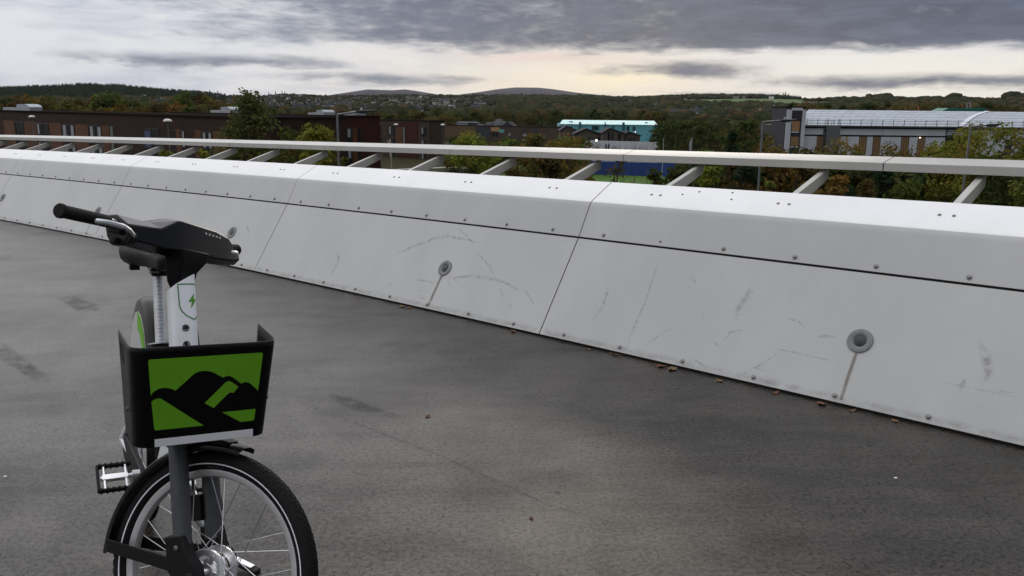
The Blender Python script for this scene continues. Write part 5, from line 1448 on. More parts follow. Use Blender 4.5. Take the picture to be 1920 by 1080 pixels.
# ------------------------------------------------------------------ grass, path, fences
def ground_sheet(name, pts, z, mat):
    mb = MB(); mb.v = [(p.x, p.y, GROUND + z) for p in pts]; mb.f = [tuple(range(len(pts)))]; mb.mi = [0]
    tag(obj(name, mb, mat), kind='structure')
    if mb.f and bpy.data.objects[name].data.polygons[0].normal.z < 0: bpy.data.objects[name].data.flip_normals()
ground_sheet('grass_pitch', [gp(1010, 150), gp(1290, 147), gp(1320, 90), gp(980, 90)], 0.02, M_grass)
ground_sheet('grass_verge', [gp(930, 190), gp(1005, 190), gp(1000, 120), gp(905, 120)], 0.05, M_grass)
ground_sheet('footpath', [gp(700, 150), gp(840, 160), gp(1010, 151.5), gp(1010, 153.5), gp(840, 162), gp(700, 152)], 0.08, M_path)
ground_sheet('path_branch', [gp(925, 104), gp(985, 118), gp(985, 121), gp(920, 107)], 0.11, M_path)
ground_sheet('forecourt', [gp(690, 108), gp(790, 118), gp(870, 122), gp(870, 124), gp(790, 120.5), gp(690, 109.5)], 0.14, M_path)

def fence(name, p0, p1, h_, npan, mats, label, cat, posts=True, z0=0.05):
    root = empty(name, p0.lerp(p1, 0.5)); tag(root, label, cat); off = p0.lerp(p1, 0.5)
    u = (p1 - p0) / npan; n = u.cross(UPZ).normalized()
    for i in range(npan):
        a = p0 + u * i - off
        m = MB(); m.obox(a + u * 0.012 + UPZ * z0 - n * 0.02, u * 0.976, n * 0.04, UPZ * (h_ - z0))
        obj('panel', m, mats[i % len(mats)], root)
    if posts:
        for i in range(npan + 1):
            a = p0 + u * i - off; m = MB(); m.obox(a - u.normalized() * 0.04 + n * 0.022, u.normalized() * 0.08, n * 0.07, UPZ * (h_ + 0.06)); obj('post', m, mats[0], root)
    return root, off, u, n
M_blue = pmat('blue_hoarding', (0.014, 0.045, 0.22), 0.5, inst=0.1)
M_hoard = pmat('pale_grey_hoarding', (0.50, 0.52, 0.56), 0.6, inst=0.06)
M_hdark = pmat('hoarding_print_dark', (0.13, 0.14, 0.16), 0.6)
b0, b1 = gp(1100, 147.5), gp(1278, 143.0)
fence('hoarding_fence', b0, b1, 2.35, 10, [M_blue], 'long plain blue hoarding fence along the far edge of the grass pitch', 'fence')
h0, h1 = gp(1095, 178), gp(1238, 172)
hr_, hoff, hu, hn = fence('printed_hoarding', h0, h1, zat(1160, 264.5, 175) - GROUND, 14, [M_hoard], 'pale grey hoarding with dark slanting grass-like print below the turquoise shed', 'hoarding', posts=False)
zt_ = zat(1160, 264.5, 175) - GROUND; fo = -1 if hn.y > 0 else 1
m = MB()
for i in range(150):                                     # flat printed blades, leaning
    f = rnd.random(); a = h0.lerp(h1, 0.01 + .975 * f) - hoff; hh = rnd.uniform(.6, 2.1); z1 = zt_ - 2.6 + rnd.uniform(0, .5)
    lean = rnd.uniform(.05, .5) * hh; w = rnd.uniform(.06, .16); ud = hu.normalized(); o_ = a + hn * (fo * (0.022 + 0.0002 * i))
    q = [o_ + UPZ * z1, o_ + ud * w + UPZ * z1, o_ + ud * (lean + w * .3) + UPZ * min(zt_ - .1, z1 + hh)]
    m.add(q, [(0, 1, 2)])
obj('printed_blades', m, M_hdark, hr_)
m = MB()
for px in (1138, 1143):                                  # darker printed figure patch
    o_ = at(px, 270, 176.0); o_.z = GROUND + zt_ - 2.2; f = (px - 1095) / 143; o_ = h0.lerp(h1, f) - hoff + UPZ * (zt_ - 2.3) + hn * fo * 0.06
    m.add([o_, o_ + hu.normalized() * .42, o_ + hu.normalized() * .34 + UPZ * 1.5, o_ + hu.normalized() * .2 + UPZ * 1.9, o_ + UPZ * 1.3], [(0, 1, 2, 3, 4)])
obj('printed_figure', m, pmat('print_black', (0.03, 0.03, 0.035), 0.6), hr_)
# lit floodlight in front of the hoarding
M_lamp = bpy.data.materials.new('lit_lamp'); M_lamp.use_nodes = True
_p = M_lamp.node_tree.nodes['Principled BSDF']; _p.inputs['Emission Color'].default_value = (1, 0.88, 0.66, 1); _p.inputs['Emission Strength'].default_value = 2.2
def lit_post(px, py, dist, size, label):
    p = gp(px, dist); z = zat(px, py, dist) - GROUND
    root = empty('lit_lamp_post', p); tag(root, label, 'lamp')
    m = MB(); m.tube([(0, 0, -0.2), (0, 0, z - size * .4)], 0.06, 8); obj('pole', m, pmat('lamp_pole_grey', (0.14, 0.145, 0.15), 0.5, 0.3) if 'lamp_pole_grey' not in MATS else MATS['lamp_pole_grey'], root)
    m = MB(); m.lathe([(size * .15, -size * .5), (size * .5, -size * .2), (size * .5, size * .2), (size * .2, size * .5)], (0, 0, z), (0, 0, 1), 12); obj('lamp_globe', m, M_lamp, root, smooth=60)
lit_post(1120, 263.5, 168, 0.42, 'glowing warm lamp standing before the pale printed hoarding')
lit_post(1090.5, 244, 236, 0.30, 'small glowing lamp before the gabled houses, left of the turquoise shed door')
lit_post(1193, 247.5, 236, 0.26, 'small glowing lamp at the right end of the gabled houses')
for px, py, dist in ((1281, 249, 330), (1260, 250, 320), (1380, 248, 300), (1240, 247, 330)):
    lit_post(px, py, dist, 0.40, 'distant glowing lamp among the dark trees between turquoise shed and grey building' if False else {1281: 'distant glowing lamp in the dark trees above the drooping flag', 1260: 'distant glowing lamp in the dark trees right of the slim mast', 1380: 'distant glowing lamp in the dark trees left of the middle street lamp'}[px]) if px != 1240 else lit_post(px, py, dist, 0.35, 'distant glowing lamp right beside the turquoise shed end wall')
# ================================================================== buildings
M_brick = pmat('dark_brown_brick', (0.042, 0.024, 0.019), 0.85, 0, 0.35, 1.2, 0.2, 8, spec=0.15)
M_brick2 = pmat('grey_brown_brick', (0.070, 0.052, 0.042), 0.85, 0, 0.3, 1.2, 0.2, 8, spec=0.15)
M_ocl = pmat('orange_brown_cladding', (0.110, 0.046, 0.021), 0.7, 0, 0.25, 0.8, spec=0.2, inst=0.12)
M_rcl = pmat('deep_red_cladding', (0.048, 0.014, 0.011), 0.7, 0, 0.2, 0.8, spec=0.2, inst=0.1)
M_rcop = pmat('dark_coping', (0.022, 0.018, 0.017), 0.95, spec=0.0)
M_frm = pmat('dark_window_frame', (0.018, 0.018, 0.020), 0.5)
M_glass = pmat('window_glass', (0.020, 0.024, 0.032), 0.08, spec=0.6)
M_cur = pmat('pale_curtain', (0.27, 0.27, 0.285), 0.8)
M_bblue = pmat('blue_blind', (0.035, 0.055, 0.13), 0.6)
M_vent = pmat('galvanised_vent', (0.34, 0.37, 0.40), 0.5, 0.2, 0.1, 2)

class Facade:
    """a block whose front runs between two surveyed points; u along the front, n outward"""
    def __init__(self, name, px0, d0, px1, d1, ztop, depth, label, mat, cat='building', coping=True, zbot=GROUND):
        self.p0, self.p1 = gp(px0, d0), gp(px1, d1); self.zt = ztop; self.zb = zbot
        self.L = (self.p1 - self.p0).length; self.u = (self.p1 - self.p0) / self.L
        self.n = self.u.cross(UPZ); 
        if self.n.dot(CAM - self.p0) < 0: self.n = -self.n
        self.off = self.p0.lerp(self.p1, 0.5); self.off.z = zbot
        self.root = empty(name, self.off); tag(self.root, label, cat)
        m = MB(); m.obox(self.P(0, zbot, 0) - UPZ * 0.0, self.u * self.L, -self.n * depth, UPZ * (ztop - zbot)); obj('wall', m, mat, self.root)
        self.depth = depth
        if coping:
            m = MB(); m.obox(self.P(-.1, ztop + .002, .12), self.u * (self.L + .2), -self.n * (depth + .24), UPZ * 0.22); obj('roof_coping', m, M_rcop, self.root)
    def P(self, u, z, e): return self.p0 + self.u * u + self.n * e + UPZ * (z - self.p0.z) - self.off
    def upx(self, px):
        q = ray(px, hor(px)); d = Vector((q.x, q.y)); o = Vector((CAM.x, CAM.y)); a = Vector((self.p0.x, self.p0.y)); w = Vector((self.u.x, self.u.y))
        det = d.x * (-w.y) + w.x * d.y; r = a - o
        return (d.x * r.y - d.y * r.x) / -(d.x * w.y - d.y * w.x) if abs(d.x * w.y - d.y * w.x) > 1e-9 else 0
    def zpx(self, px, py):
        u = self.upx(px); w = self.p0 + self.u * u
        return zat(px, py, w.y - CAM.y) if True else 0
    def slab(self, name, u0, u1, z0, z1, mat, e0=0.0, e1=0.06, parent=None):
        m = MB(); m.obox(self.P(u0, z0, e0), self.u * (u1 - u0), self.n * (e1 - e0), UPZ * (z1 - z0)); return obj(name, m, mat, parent or self.root)
    def window(self, u0, u1, z0, z1, curtains=(), mull=1, blind=None):
        w = 0.09; m = MB()
        for a, c, zz0, zz1 in ((u0, u0 + w, z0, z1), (u1 - w, u1, z0, z1), (u0 + w, u1 - w, z1 - w, z1), (u0 + w, u1 - w, z0, z0 + w)):
            m.obox(self.P(a, zz0, 0.0), self.u * (c - a), self.n * 0.09, UPZ * (zz1 - zz0))
        for k in range(mull):
            c = u0 + (u1 - u0) * (k + 1) / (mull + 1); m.obox(self.P(c - .04, z0 + w, 0.0), self.u * .08, self.n * 0.085, UPZ * (z1 - z0 - 2 * w))
        f = obj('window', m, M_frm, self.root)
        edges = [u0 + w] + [x for k in range(mull) for x in (u0 + (u1 - u0) * (k + 1) / (mull + 1) - .04, u0 + (u1 - u0) * (k + 1) / (mull + 1) + .04)] + [u1 - w]
        for k in range(mull + 1):
            m = MB(); m.obox(self.P(edges[2 * k], z0 + w, 0.0), self.u * (edges[2 * k + 1] - edges[2 * k]), self.n * 0.03, UPZ * (z1 - z0 - 2 * w)); obj('pane', m, M_glass, f)
        for c0, c1, b0 in curtains:
            m = MB(); a = u0 + (u1 - u0) * c0; m.obox(self.P(a, z0 + (z1 - z0) * b0, 0.032), self.u * (u1 - u0) * (c1 - c0), self.n * 0.012, UPZ * ((z1 - z0) * (1 - b0) - w - .05)); obj('curtain', m, M_cur, f)
        if blind:
            m = MB(); m.obox(self.P(u0 + w * 1.5, z0 + .2, 0.032), self.u * (u1 - u0) * .4, self.n * 0.012, UPZ * (z1 - z0 - .5)); obj('blind', m, M_bblue, f)
        return f

# -- long brick terrace, left
A = Facade('brick_terrace', -120, 172, 470, 90, CAM.z - 1.28, 12, 'long dark brick terrace with orange brown cladding between tall windows', M_brick)
Zw1, Zw0 = A.zt - 1.55, A.zt - 4.0
def U(px): return A.upx(px)
for p0_, p1_ in ((-60, -8), (3, 23), (41, 64), (88, 111), (137, 161), (187, 201), (326, 336), (363, 374), (396, 425)):
    for fl in range(3): A.slab('cladding_panel', U(p0_), U(p1_), A.zt - 4.35 - 2.9 * fl + (0.1 if fl else 0), A.zt - 1.45 - 2.9 * fl, M_ocl, 0, .05)
for p0_, p1_, cu_, bl in ((25, 40, (), None), (65, 87, ((.04, .2, .3),), None), (113, 135, ((.04, .3, .25), (.72, .95, .25)), None), (163, 186, ((.08, .32, .3), (.70, .95, .3)), None), (266, 294, (), True), (320, 326, (), None), (333, 343, ((.45, .95, .2),), None), (376, 394, ((.08, .32, .25), (.68, .93, .25)), None), (440, 452, (), None)):
    for fl in range(3): A.window(U(p0_), U(p1_), Zw0 - 2.9 * fl, Zw1 - 2.9 * fl, cu_, 1, bl)
A.slab('door_strip', U(203), U(208), A.zt - 8, A.zt - 1.5, pmat('grey_green_strip', (0.09, 0.11, 0.10), 0.6))
def vent(F, px0, px1, h_, back, long=0.0):
    """roof plant: low duct and a rounded hood"""
    u0, u1 = F.upx(px0), F.upx(px1); m = MB(); z = F.zt + .222
    c = []
    for i in range(9):
        a = math.pi * (0.5 + 0.5 * 0) * i / 8; c.append((u1 - (u1 - u0) * .45 * (1 - math.sin(a * 1.0)) * 0 - (u1 - u0) * .5 * (1 - math.cos(a - math.pi / 2 + math.pi / 2)) * 0, 0))
    w = u1 - u0
    poly = [(u0 + w * .55, z), (u1, z), (u1, z + h_ * .55), (u1 - w * .06, z + h_ * .85), (u1 - w * .16, z + h_), (u0 + w * .62, z + h_), (u0 + w * .55, z + h_ * .8)]
    m.prism([(a, b__ - F.off.z) for a, b__ in poly], F.P(0, F.off.z, -back), F.u, UPZ, -F.n * 2.0)
    m.prism([(u0, z - F.off.z), (u0 + w * .55, z - F.off.z), (u0 + w * .55, z + h_ * .42 - F.off.z), (u0, z + h_ * .42 - F.off.z)], F.P(0, F.off.z, -back - .2), F.u, UPZ, -F.n * 1.4)
    obj('roof_vent', m, M_vent, F.root)
vent(A, -22, 29, 1.05, 2.0)
# -- second terrace behind
B = Facade('red_clad_terrace', 318, 150, 628, 119, CAM.z - 1.30, 8, 'long deep red clad terrace behind the birch and the nearest street lamp', M_rcl)
vent(B, 371, 411, 1.0, 2.0); vent(B, 548, 580, .7, 2.5); vent(B, 600, 622, .6, 4.0)
for p0_, p1_, fc in ((505, 520, M_rcl), (540, 556, M_rcl), (596, 608, M_ocl), (612, 626, M_ocl)): B.slab('cladding_panel', B.upx(p0_), B.upx(p1_), B.zt - 7, B.zt - 1.5, fc, 0, .06)
for p0_, p1_, cu_ in ((440, 452, ()), (464, 476, ()), (522, 536, ((.3, .5, .3),)), (560, 572, ()), (603, 610, ((.2, .6, .3),))):
    for fl in range(3): B.window(B.upx(p0_), B.upx(p1_), B.zt - 3.7 - 2.9 * fl, B.zt - 1.5 - 2.9 * fl, cu_, 1 if p1_ - p0_ > 8 else 0)
import copy
Be = copy.copy(B); Be.p0 = B.p0 + B.u * B.L; Be.u = -B.n; Be.n = B.u; Be.L = B.depth     # its right end wall
for f0, f1, mt_ in ((.36, .47, M_ocl), (.02, .06, M_ocl)): Be.slab('cladding_panel', Be.L * f0, Be.L * f1, B.zt - 7, B.zt - 1.5, mt_, 0, .06)
for f0, f1, cu_ in ((.09, .17, ((.2, .7, .3),)), (.22, .34, ((.3, .8, .4),)), (.49, .54, ())):
    for fl in range(3): Be.window(Be.L * f0, Be.L * f1, B.zt - 3.7 - 2.9 * fl, B.zt - 1.5 - 2.9 * fl, cu_, 0)
# -- the brick and red end blocks
Cb = Facade('brown_brick_block', 698, 200, 804, 186.8, CAM.z - 2.78, 4.5, 'two tone grey brown brick and deep red block at the right end of the terraces', M_brick2)
for p0_, p1_ in ((741, 783),): Cb.slab('cladding_panel', Cb.upx(p0_), Cb.upx(p1_), Cb.zb + .1, Cb.zt - .3, M_rcl, 0, .12)
Cb.slab('cladding_panel', Cb.upx(744), Cb.upx(754), Cb.zt - 6.5, Cb.zt - 1.4, M_ocl, .121, .18)
for p0_, p1_, cu_ in ((703, 714, ()), (727, 733, ((.3, .8, .15),)), (790, 800, ((.05, .3, .3),)), (736, 740, ())):
    for fl in range(3): Cb.window(Cb.upx(p0_), Cb.upx(p1_), Cb.zt - 3.3 - 2.75 * fl, Cb.zt - 1.25 - 2.75 * fl, cu_, 0 if p1_ - p0_ < 8 else 1)
Cb.slab('cladding_panel', Cb.upx(755.5), Cb.upx(759), Cb.zt - 6, Cb.zt - 1.4, pmat('grey_panel', (0.12, 0.13, 0.14), 0.6), .121, .18)

# -- low brown row in the middle distance
M_och = pmat('ochre_brick', (0.120, 0.082, 0.042), 0.85, 0, 0.2, .6); M_sl = pmat('dark_slate_cladding', (0.032, 0.034, 0.042), 0.7)
M_opan = pmat('pale_orange_panel', (0.36, 0.21, 0.09), 0.7); M_tpan = pmat('teal_panel', (0.10, 0.32, 0.30), 0.6); M_dbr = pmat('brown_cladding', (0.075, 0.048, 0.036), 0.8, 0, 0.2, .6)
Dr = Facade('low_brown_row', 826, 300, 1056, 285, zat(940, 237.5, 292), 12, 'low brown row with ochre, orange and teal panels in the middle distance', M_dbr)
def Dz(py): return zat(940, py, 292)
for p0_, p1_, y0_, y1_, mt_, e in ((834, 892, 237.7, 262, M_och, .1), (893, 920, 238, 262, M_sl, .12), (921, 937, 239, 246.5, M_opan, .14), (936, 946, 242.5, 249, M_tpan, .2), (962, 976, 240, 262, M_dbr, .1), (1000, 1010, 239.5, 262, M_sl, .1), (980, 992, 238.5, 246, M_sl, .1), (1022, 1052, 238.5, 262, M_dbr, .1)):
    Dr.slab('facade_panel', Dr.upx(p0_), Dr.upx(p1_), Dz(y1_), Dz(y0_), mt_, 0, e)
for p0_, p1_, y0_, y1_ in ((923, 929, 247.5, 257), (930, 935, 247.5, 257), (912, 919, 247, 260), (953, 959, 248.5, 257), (965, 969, 249, 257), (980, 989, 249, 257), (1018, 1030, 251, 260), (1034, 1041, 251, 260)):
    Dr.window(Dr.upx(p0_), Dr.upx(p1_), Dz(y1_), Dz(y0_), ((.1, .85, .25),) if p0_ in (953, 980, 1018) else (), 1)
m = MB()
for p0_, p1_, y0_, y1_, e in ((848, 870, 231.5, 237, 4), (873, 886, 231, 237, 5), (888, 900, 234, 237.4, 3), (901, 912, 230.5, 237.4, 5), (912, 936, 228.5, 237.4, 6), (922, 931, 232.5, 237.4, 2), (916, 926, 224.5, 228.5, 7)):
    m.obox(Dr.P(Dr.upx(p0_), Dz(y1_), -e), Dr.u * (Dr.upx(p1_) - Dr.upx(p0_)), -Dr.n * 2, UPZ * (Dz(y0_) - Dz(y1_)))
obj('roof_plant', m, pmat('roof_plant_grey', (0.13, 0.135, 0.15), 0.6, inst=0.2), Dr.root)
m = MB(); m.prism([(Dr.upx(937), Dz(237.4) - Dr.off.z), (Dr.upx(962), Dz(237.4) - Dr.off.z), (Dr.upx(950), Dz(228) - Dr.off.z)], Dr.P(0, Dr.off.z, -1.0), Dr.u, UPZ, -Dr.n * 5); obj('roof', m, M_slate, Dr.root)
m = MB(); m.obox(Dr.P(Dr.upx(848), Dz(231.5) + .002, -3.9), Dr.u * (Dr.upx(886) - Dr.upx(848)), -Dr.n * 2.2, UPZ * 0.25); obj('roof_rail', m, M_vent, Dr.root)

# -- gabled houses before the turquoise shed
M_gh = pmat('grey_brown_render', (0.088, 0.072, 0.060), 0.85, 0, 0.2, .5, inst=0.1)
def gabled(px0, px1, d, py_e, py_r, rel, label, dark):
    F_ = Facade('gabled_house', px0, d, px1, d, zat((px0 + px1) / 2, py_e, d), 9, label, M_gh, 'house', False)
    w = F_.L; hr = zat((px0 + px1) / 2, py_r, d) - F_.zt
    m = MB(); m.prism([(0, F_.zt - F_.off.z + .001), (w, F_.zt - F_.off.z + .001), (w * rel, F_.zt - F_.off.z + hr)], F_.P(0, F_.off.z, -0.02), F_.u, UPZ, -F_.n * 8.9); obj('gable', m, M_gh, F_.root)
    m = MB(); zz = F_.zt - F_.off.z
    for a, c in (((-.3, zz - .1), (w * rel, zz + hr + .05)), ((w * rel, zz + hr + .05), (w + .3, zz - .1))):
        m.prism([a, c, (c[0], c[1] + .35), (a[0], a[1] + .35)], F_.P(0, F_.off.z, .25), F_.u, UPZ, -F_.n * 9.4)
    obj('roof', m, M_slate, F_.root)
    for f0, f1, b0_, b1_ in dark: F_.window(w * f0, w * f1, F_.zt - 4.2 + b0_, F_.zt - .4 + b1_, (), 0)
    return F_
gabled(1079, 1130, 232, 253, 243, 0.42, 'grey gabled house with steep dark roof left of its wide brown neighbour', ((.5, .58, 0, 0), (.86, .95, 0, 0)))
gabled(1132, 1172, 226, 251, 242.5, 0.32, 'brown gabled house with tall dark window slots before the turquoise shed', ((.22, .34, -.3, .9), (.42, .5, -.3, .6), (.72, .84, -.3, .3)))
gabled(1174, 1202, 230, 255, 249, 0.20, 'low gabled house at the right end of the row before the turquoise shed', ((.3, .4, 0, 0), (.55, .65, 0, 0)))
m_ = gabled(1052, 1084, 250, 246, 238, 0.35, 'small slate roofed house at the left end before the turquoise shed', ((.6, .75, 1, .2),))

# -- turquoise shed
M_tq = pmat('turquoise_sheet_wall', (0.15, 0.47, 0.54), 0.5, 0, 0.08, .3); M_tqr = pmat('pale_turquoise_roof', (0.36, 0.66, 0.68), 0.45, 0, 0.08, .3)
M_tqd = pmat('dark_teal_trim', (0.03, 0.12, 0.16), 0.6)
dS = 310
S = Facade('turquoise_shed', 1050, dS, 1234.5, dS, zat(1150, 234, dS), 16, 'big turquoise metal shed with a paler sheet roof beyond the gabled houses', M_tq, coping=False)
zr = zat(1150, 226.2, dS + 8); hw = S.L
m = MB()
npn = 24
for i in range(npn):
    a0, a1 = hw * i / npn + .02, hw * (i + 1) / npn - .02
    ia = 1.5 if i == 0 else 0
    q = [S.P(a0, S.zt, .3), S.P(a1, S.zt, .3), S.P(a1, zr, -8), S.P(a0 + ia, zr, -8)]
    m2 = MB(); m2.add(q + [v + UPZ * .12 for v in q], [(0, 1, 2, 3), (7, 6, 5, 4), (0, 4, 5, 1), (1, 5, 6, 2), (2, 6, 7, 3), (3, 7, 4, 0)]); o = obj('roof_panel', m2, M_tqr, S.root)
m = MB(); q = [S.P(0, S.zt, -16.2), S.P(hw, S.zt, -16.2), S.P(hw, zr, -8), S.P(1.5, zr, -8)]
m.add(q, [(0, 1, 2, 3)]); obj('rear_roof', m, M_tqr, S.root)
for px in (1086, 1134.5, 1167.5): S.slab('downpipe_box', S.upx(px), S.upx(px + (4 if px != 1134.5 else 1.6)), S.zt - 3.2, S.zt + .9, M_tqd, .1, 1.2)
for px, w in ((1111, 13), (1149, 4), (1177, 4), (1187, 5.5)): S.window(S.upx(px), S.upx(px + w), S.zt - 2.0, S.zt - .5, (), 0)
for px, w in ((1072, 4), (1214, 4), (1069, 2)):
    m = MB(); t = .45; c = S.P(S.upx(px), S.zt + (zr - S.zt) * t + .13, .3 - 8.3 * t); m.obox(c, S.u * (S.upx(px + w) - S.upx(px)), -S.n * 1.2, UPZ * .3); obj('roof_light', m, M_tqd, S.root)
for i in range(30):
    a = hw * (i + .5) / 30; S.slab('wall_rib', a, a + .12, S.zb, S.zt - .05, M_tq, 0, .08)

# -- large grey building under construction, right
M_gw = pmat('grey_wall_panel', (0.50, 0.53, 0.58), 0.6, 0, 0.12, .25, inst=0.05); M_gdk = pmat('dark_reveal', (0.025, 0.026, 0.03), 0.8)
M_ply = pmat('brown_boarding', (0.26, 0.155, 0.07), 0.8, 0, 0.2, .8, inst=0.12); M_ply2 = pmat('orange_insulation', (0.30, 0.17, 0.075), 0.8, inst=0.1)
M_rsheet = pmat('pale_roof_sheet', (0.44, 0.48, 0.54), 0.40, 0, 0.10, .35, inst=0.06); M_tube = pmat('scaffold_tube', (0.16, 0.165, 0.17), 0.5, 0.5)
M_grnst = pmat('green_sheeted_plant', (0.015, 0.13, 0.10), 0.6, 0, 0.15, .5)
dG = 170.0
zE = zat(1700, 238, dG)
G = Facade('grey_building', 1478, dG, 2080, dG, zE, 20, 'large grey clad building under construction with a curved pale sheet roof and edge guardrail', M_gdk, coping=False)
def gz(py): return zat(1700, py, dG)
def gu(px): return G.upx(px)
yb = [238.2, 254.0, 257.2, 292]
for p0_, p1_ in ((1502, 1546), (1572, 1657), (1657.6, 1776)): G.slab('wall_panel', gu(p0_), gu(p1_), gz(yb[1]), gz(yb[0]), M_gw, 0, .25)
for p0_, p1_ in ((1827, 1868), (1868.6, 1921), (1921.6, 1975), (1975.6, 2078)): G.slab('wall_panel', gu(p0_), gu(p1_), gz(260), gz(yb[0]), M_gw, 0, .25)
for p0_, p1_ in ((1502, 1535), (1577, 1614.5), (1630, 1641), (1656, 1694), (1710, 1725), (1740, 1776.5), (1826, 1890), (1905, 1990), (2000, 2076)):
    G.slab('wall_panel', gu(p0_), gu(p1_), G.zb + .3, gz(yb[2]), M_gw, 0, .22)
for p0_, p1_ in ((1536, 1546.5), (1569, 1576), (1616, 1628.5), (1643, 1654.5), (1696, 1708.5), (1727, 1738.5)):
    b_ = G.slab('boarded_window', gu(p0_), gu(p1_), G.zb + 1.0, gz(yb[2] + .4), M_ply, 0, .08)
    w = gu(p1_) - gu(p0_)
    for f in (.32, .66): G.slab('board_joint', gu(p0_) + w * f, gu(p0_) + w * f + .06, G.zb + 1.0, gz(yb[2] + .6), M_gdk, .081, .11, b_)
# dark entrance bay with louvres and red band
for k in range(4): G.slab('louvre', gu(1779), gu(1823), gz(244.5 + 3.2 * k), gz(243.2 + 3.2 * k), M_gw, .0, .30)
G.slab('canopy', gu(1778), gu(1823), gz(251.5), gz(249.5), pmat('pale_canopy', (0.5, 0.5, 0.52), 0.5), 0, 1.0)
G.slab('red_band', gu(1778), gu(1824), gz(282), gz(276.5), pmat('dark_red_band', (0.16, 0.02, 0.02), 0.6), 0, .2)
for px in (1790, 1801, 1812): G.slab('mullion', gu(px), gu(px + 1), gz(276), gz(257), M_frm, 0, .15)
for px in (1570, 1727): G.slab('lit_fitting', gu(px), gu(px + 5 if px < 1600 else px + 2.5), gz(258.6), gz(257.0), M_lamp, .3, .5)
# stair tower at the left end
T = Facade('stair_tower', 1474, dG - 1.2, 1511, dG - 1.2, gz(204.0), 9, 'grey stair tower with orange boarded openings at the left end of the grey building', M_gdk, coping=True)
for p0_, p1_ in ((1475, 1484), (1504, 1510.6)): T.slab('pillar', T.upx(p0_), T.upx(p1_), T.zb, T.zt - .4, M_gw, 0, .4)
T.slab('head_beam', T.upx(1484.3), T.upx(1503.7), gz(209.5), gz(204.5), M_gw, 0, .38)
for y0_, y1_, mt_ in ((229, 248.5, M_ply2), (258.5, 275, M_ply), (248.8, 251, M_gw), (276, 278.5, M_gw)): T.slab('infill_panel', T.upx(1486.5), T.upx(1501), gz(y1_), gz(y0_), mt_, 0, .12)
for y_ in (212, 217.5, 223): T.slab('crossbar', T.upx(1485), T.upx(1503.5), gz(y_ + .9), gz(y_), M_tube, .4, .5)
# barrel roof of separate sheets
def roof_pt(px, f, zr_, lift=0.0):
    a = f * math.radians(78); b0 = 9.0 * math.sin(a) / math.sin(math.radians(78)); hz = (zr_ - zE) * (0.5 * f + 0.5 * math.sin(a) / math.sin(math.radians(78)))
    return G.P(gu(px), zE + .06 + hz + lift, .35 - b0)
zR = zat(1650, 208.3, dG + 9)
def sheets(x0, x1, nx, zr_, f0=0.0, diag=None):
    ny = 6
    for i in range(nx):
        for j in range(ny):
            fa, fb = j / ny, (j + 1) / ny
            ed_ = lambda t, f: (x0[0] + x0[1] * f) + ((x1[0] + x1[1] * f) - (x0[0] + x0[1] * f)) * t
            g_ = .012
            q = [roof_pt(ed_((i + g_) / nx, fa), fa + .006, zr_), roof_pt(ed_((i + 1 - g_) / nx, fa), fa + .006, zr_), roof_pt(ed_((i + 1 - g_) / nx, fb), fb - .006, zr_), roof_pt(ed_((i + g_) / nx, fb), fb - .006, zr_)]
            m = MB(); m.add(q + [v + UPZ * .10 + G.n * .06 for v in q], [(0, 1, 2, 3)[::-1], (4, 5, 6, 7), (0, 1, 5, 4), (1, 2, 6, 5), (2, 3, 7, 6), (3, 0, 4, 7)])
            obj('roof_sheet', m, M_rsheet, G.root)
sheets((1511, 33), (1797, 95), 22, zR)
sheets((1808, 95), (2075, 60), 18, zR)
m = MB(); m.rings([[roof_pt(px, f, zR, -.22) for px in (1511, 2078)] + [roof_pt(px, f, zR, -.5) for px in (2078, 1511)] for f in [i / 8 for i in range(9)]], True); obj('roof_deck', m, M_gdk, G.root)
m = MB(); zR2 = zat(1880, 210.5, dG + 9)
m.rings([[roof_pt(1797.5 + 95 * f, f, zR, .14), roof_pt(1807.5 + 95 * f, f, zR, .14), roof_pt(1807.5 + 95 * f, f, zR, .22), roof_pt(1797.5 + 95 * f, f, zR, .22)] for f in [.01 + .98 * i / 8 for i in range(9)]], True)
obj('valley_sheet', m, pmat('white_flashing', (0.72, 0.74, 0.78), 0.4), G.root)
# edge guardrail
m = MB()
ga, gb = gu(1512), gu(2078)
for zz in (.55, 1.1): m.tube([G.P(ga, zE + zz, .75), G.P(gb, zE + zz, .75)], .05, 5)
m.obox(G.P(ga, zE - .03, .26), G.u * (gb - ga), G.n * .6, UPZ * .05)
obj('guardrail', m, M_tube, G.root)
for i in range(29):
    m = MB(); a = ga + (gb - ga) * i / 28; m.tube([G.P(a, zE - .2, .75), G.P(a, zE + 1.35, .75)], .06, 5); obj('guard_post', m, M_tube, G.root)
# scaffold tower
sc = empty('scaffold_tower', G.P(gu(1559), GROUND, 1.4) + G.off); tag(sc, 'grey mesh covered scaffold tower against the front of the grey building', 'scaffold')
so = G.P(gu(1559), GROUND, 1.4)
m = MB(); u0, u1 = gu(1546.5), gu(1571); zt2 = gz(226)
for uu in (u0, (u0 + u1) / 2, u1):
    for e in (.7, 1.9): m.tube([G.P(uu, GROUND, e) - so, G.P(uu, zt2, e) - so], .055, 5)
for zz in np.arange(GROUND + 1, zt2, 1.0):
    for e in (.7, 1.9): m.tube([G.P(u0, zz, e) - so, G.P(u1, zz, e) - so], .045, 4)
obj('scaffold_frame', m, M_tube, sc)
for zz in (GROUND + 2.0, GROUND + 4.0, GROUND + 6.0):
    m = MB(); m.obox(G.P(u0, zz, .8) - so, G.u * (u1 - u0), G.n * 1.0, UPZ * .06); obj('scaffold_board', m, M_ply, sc)
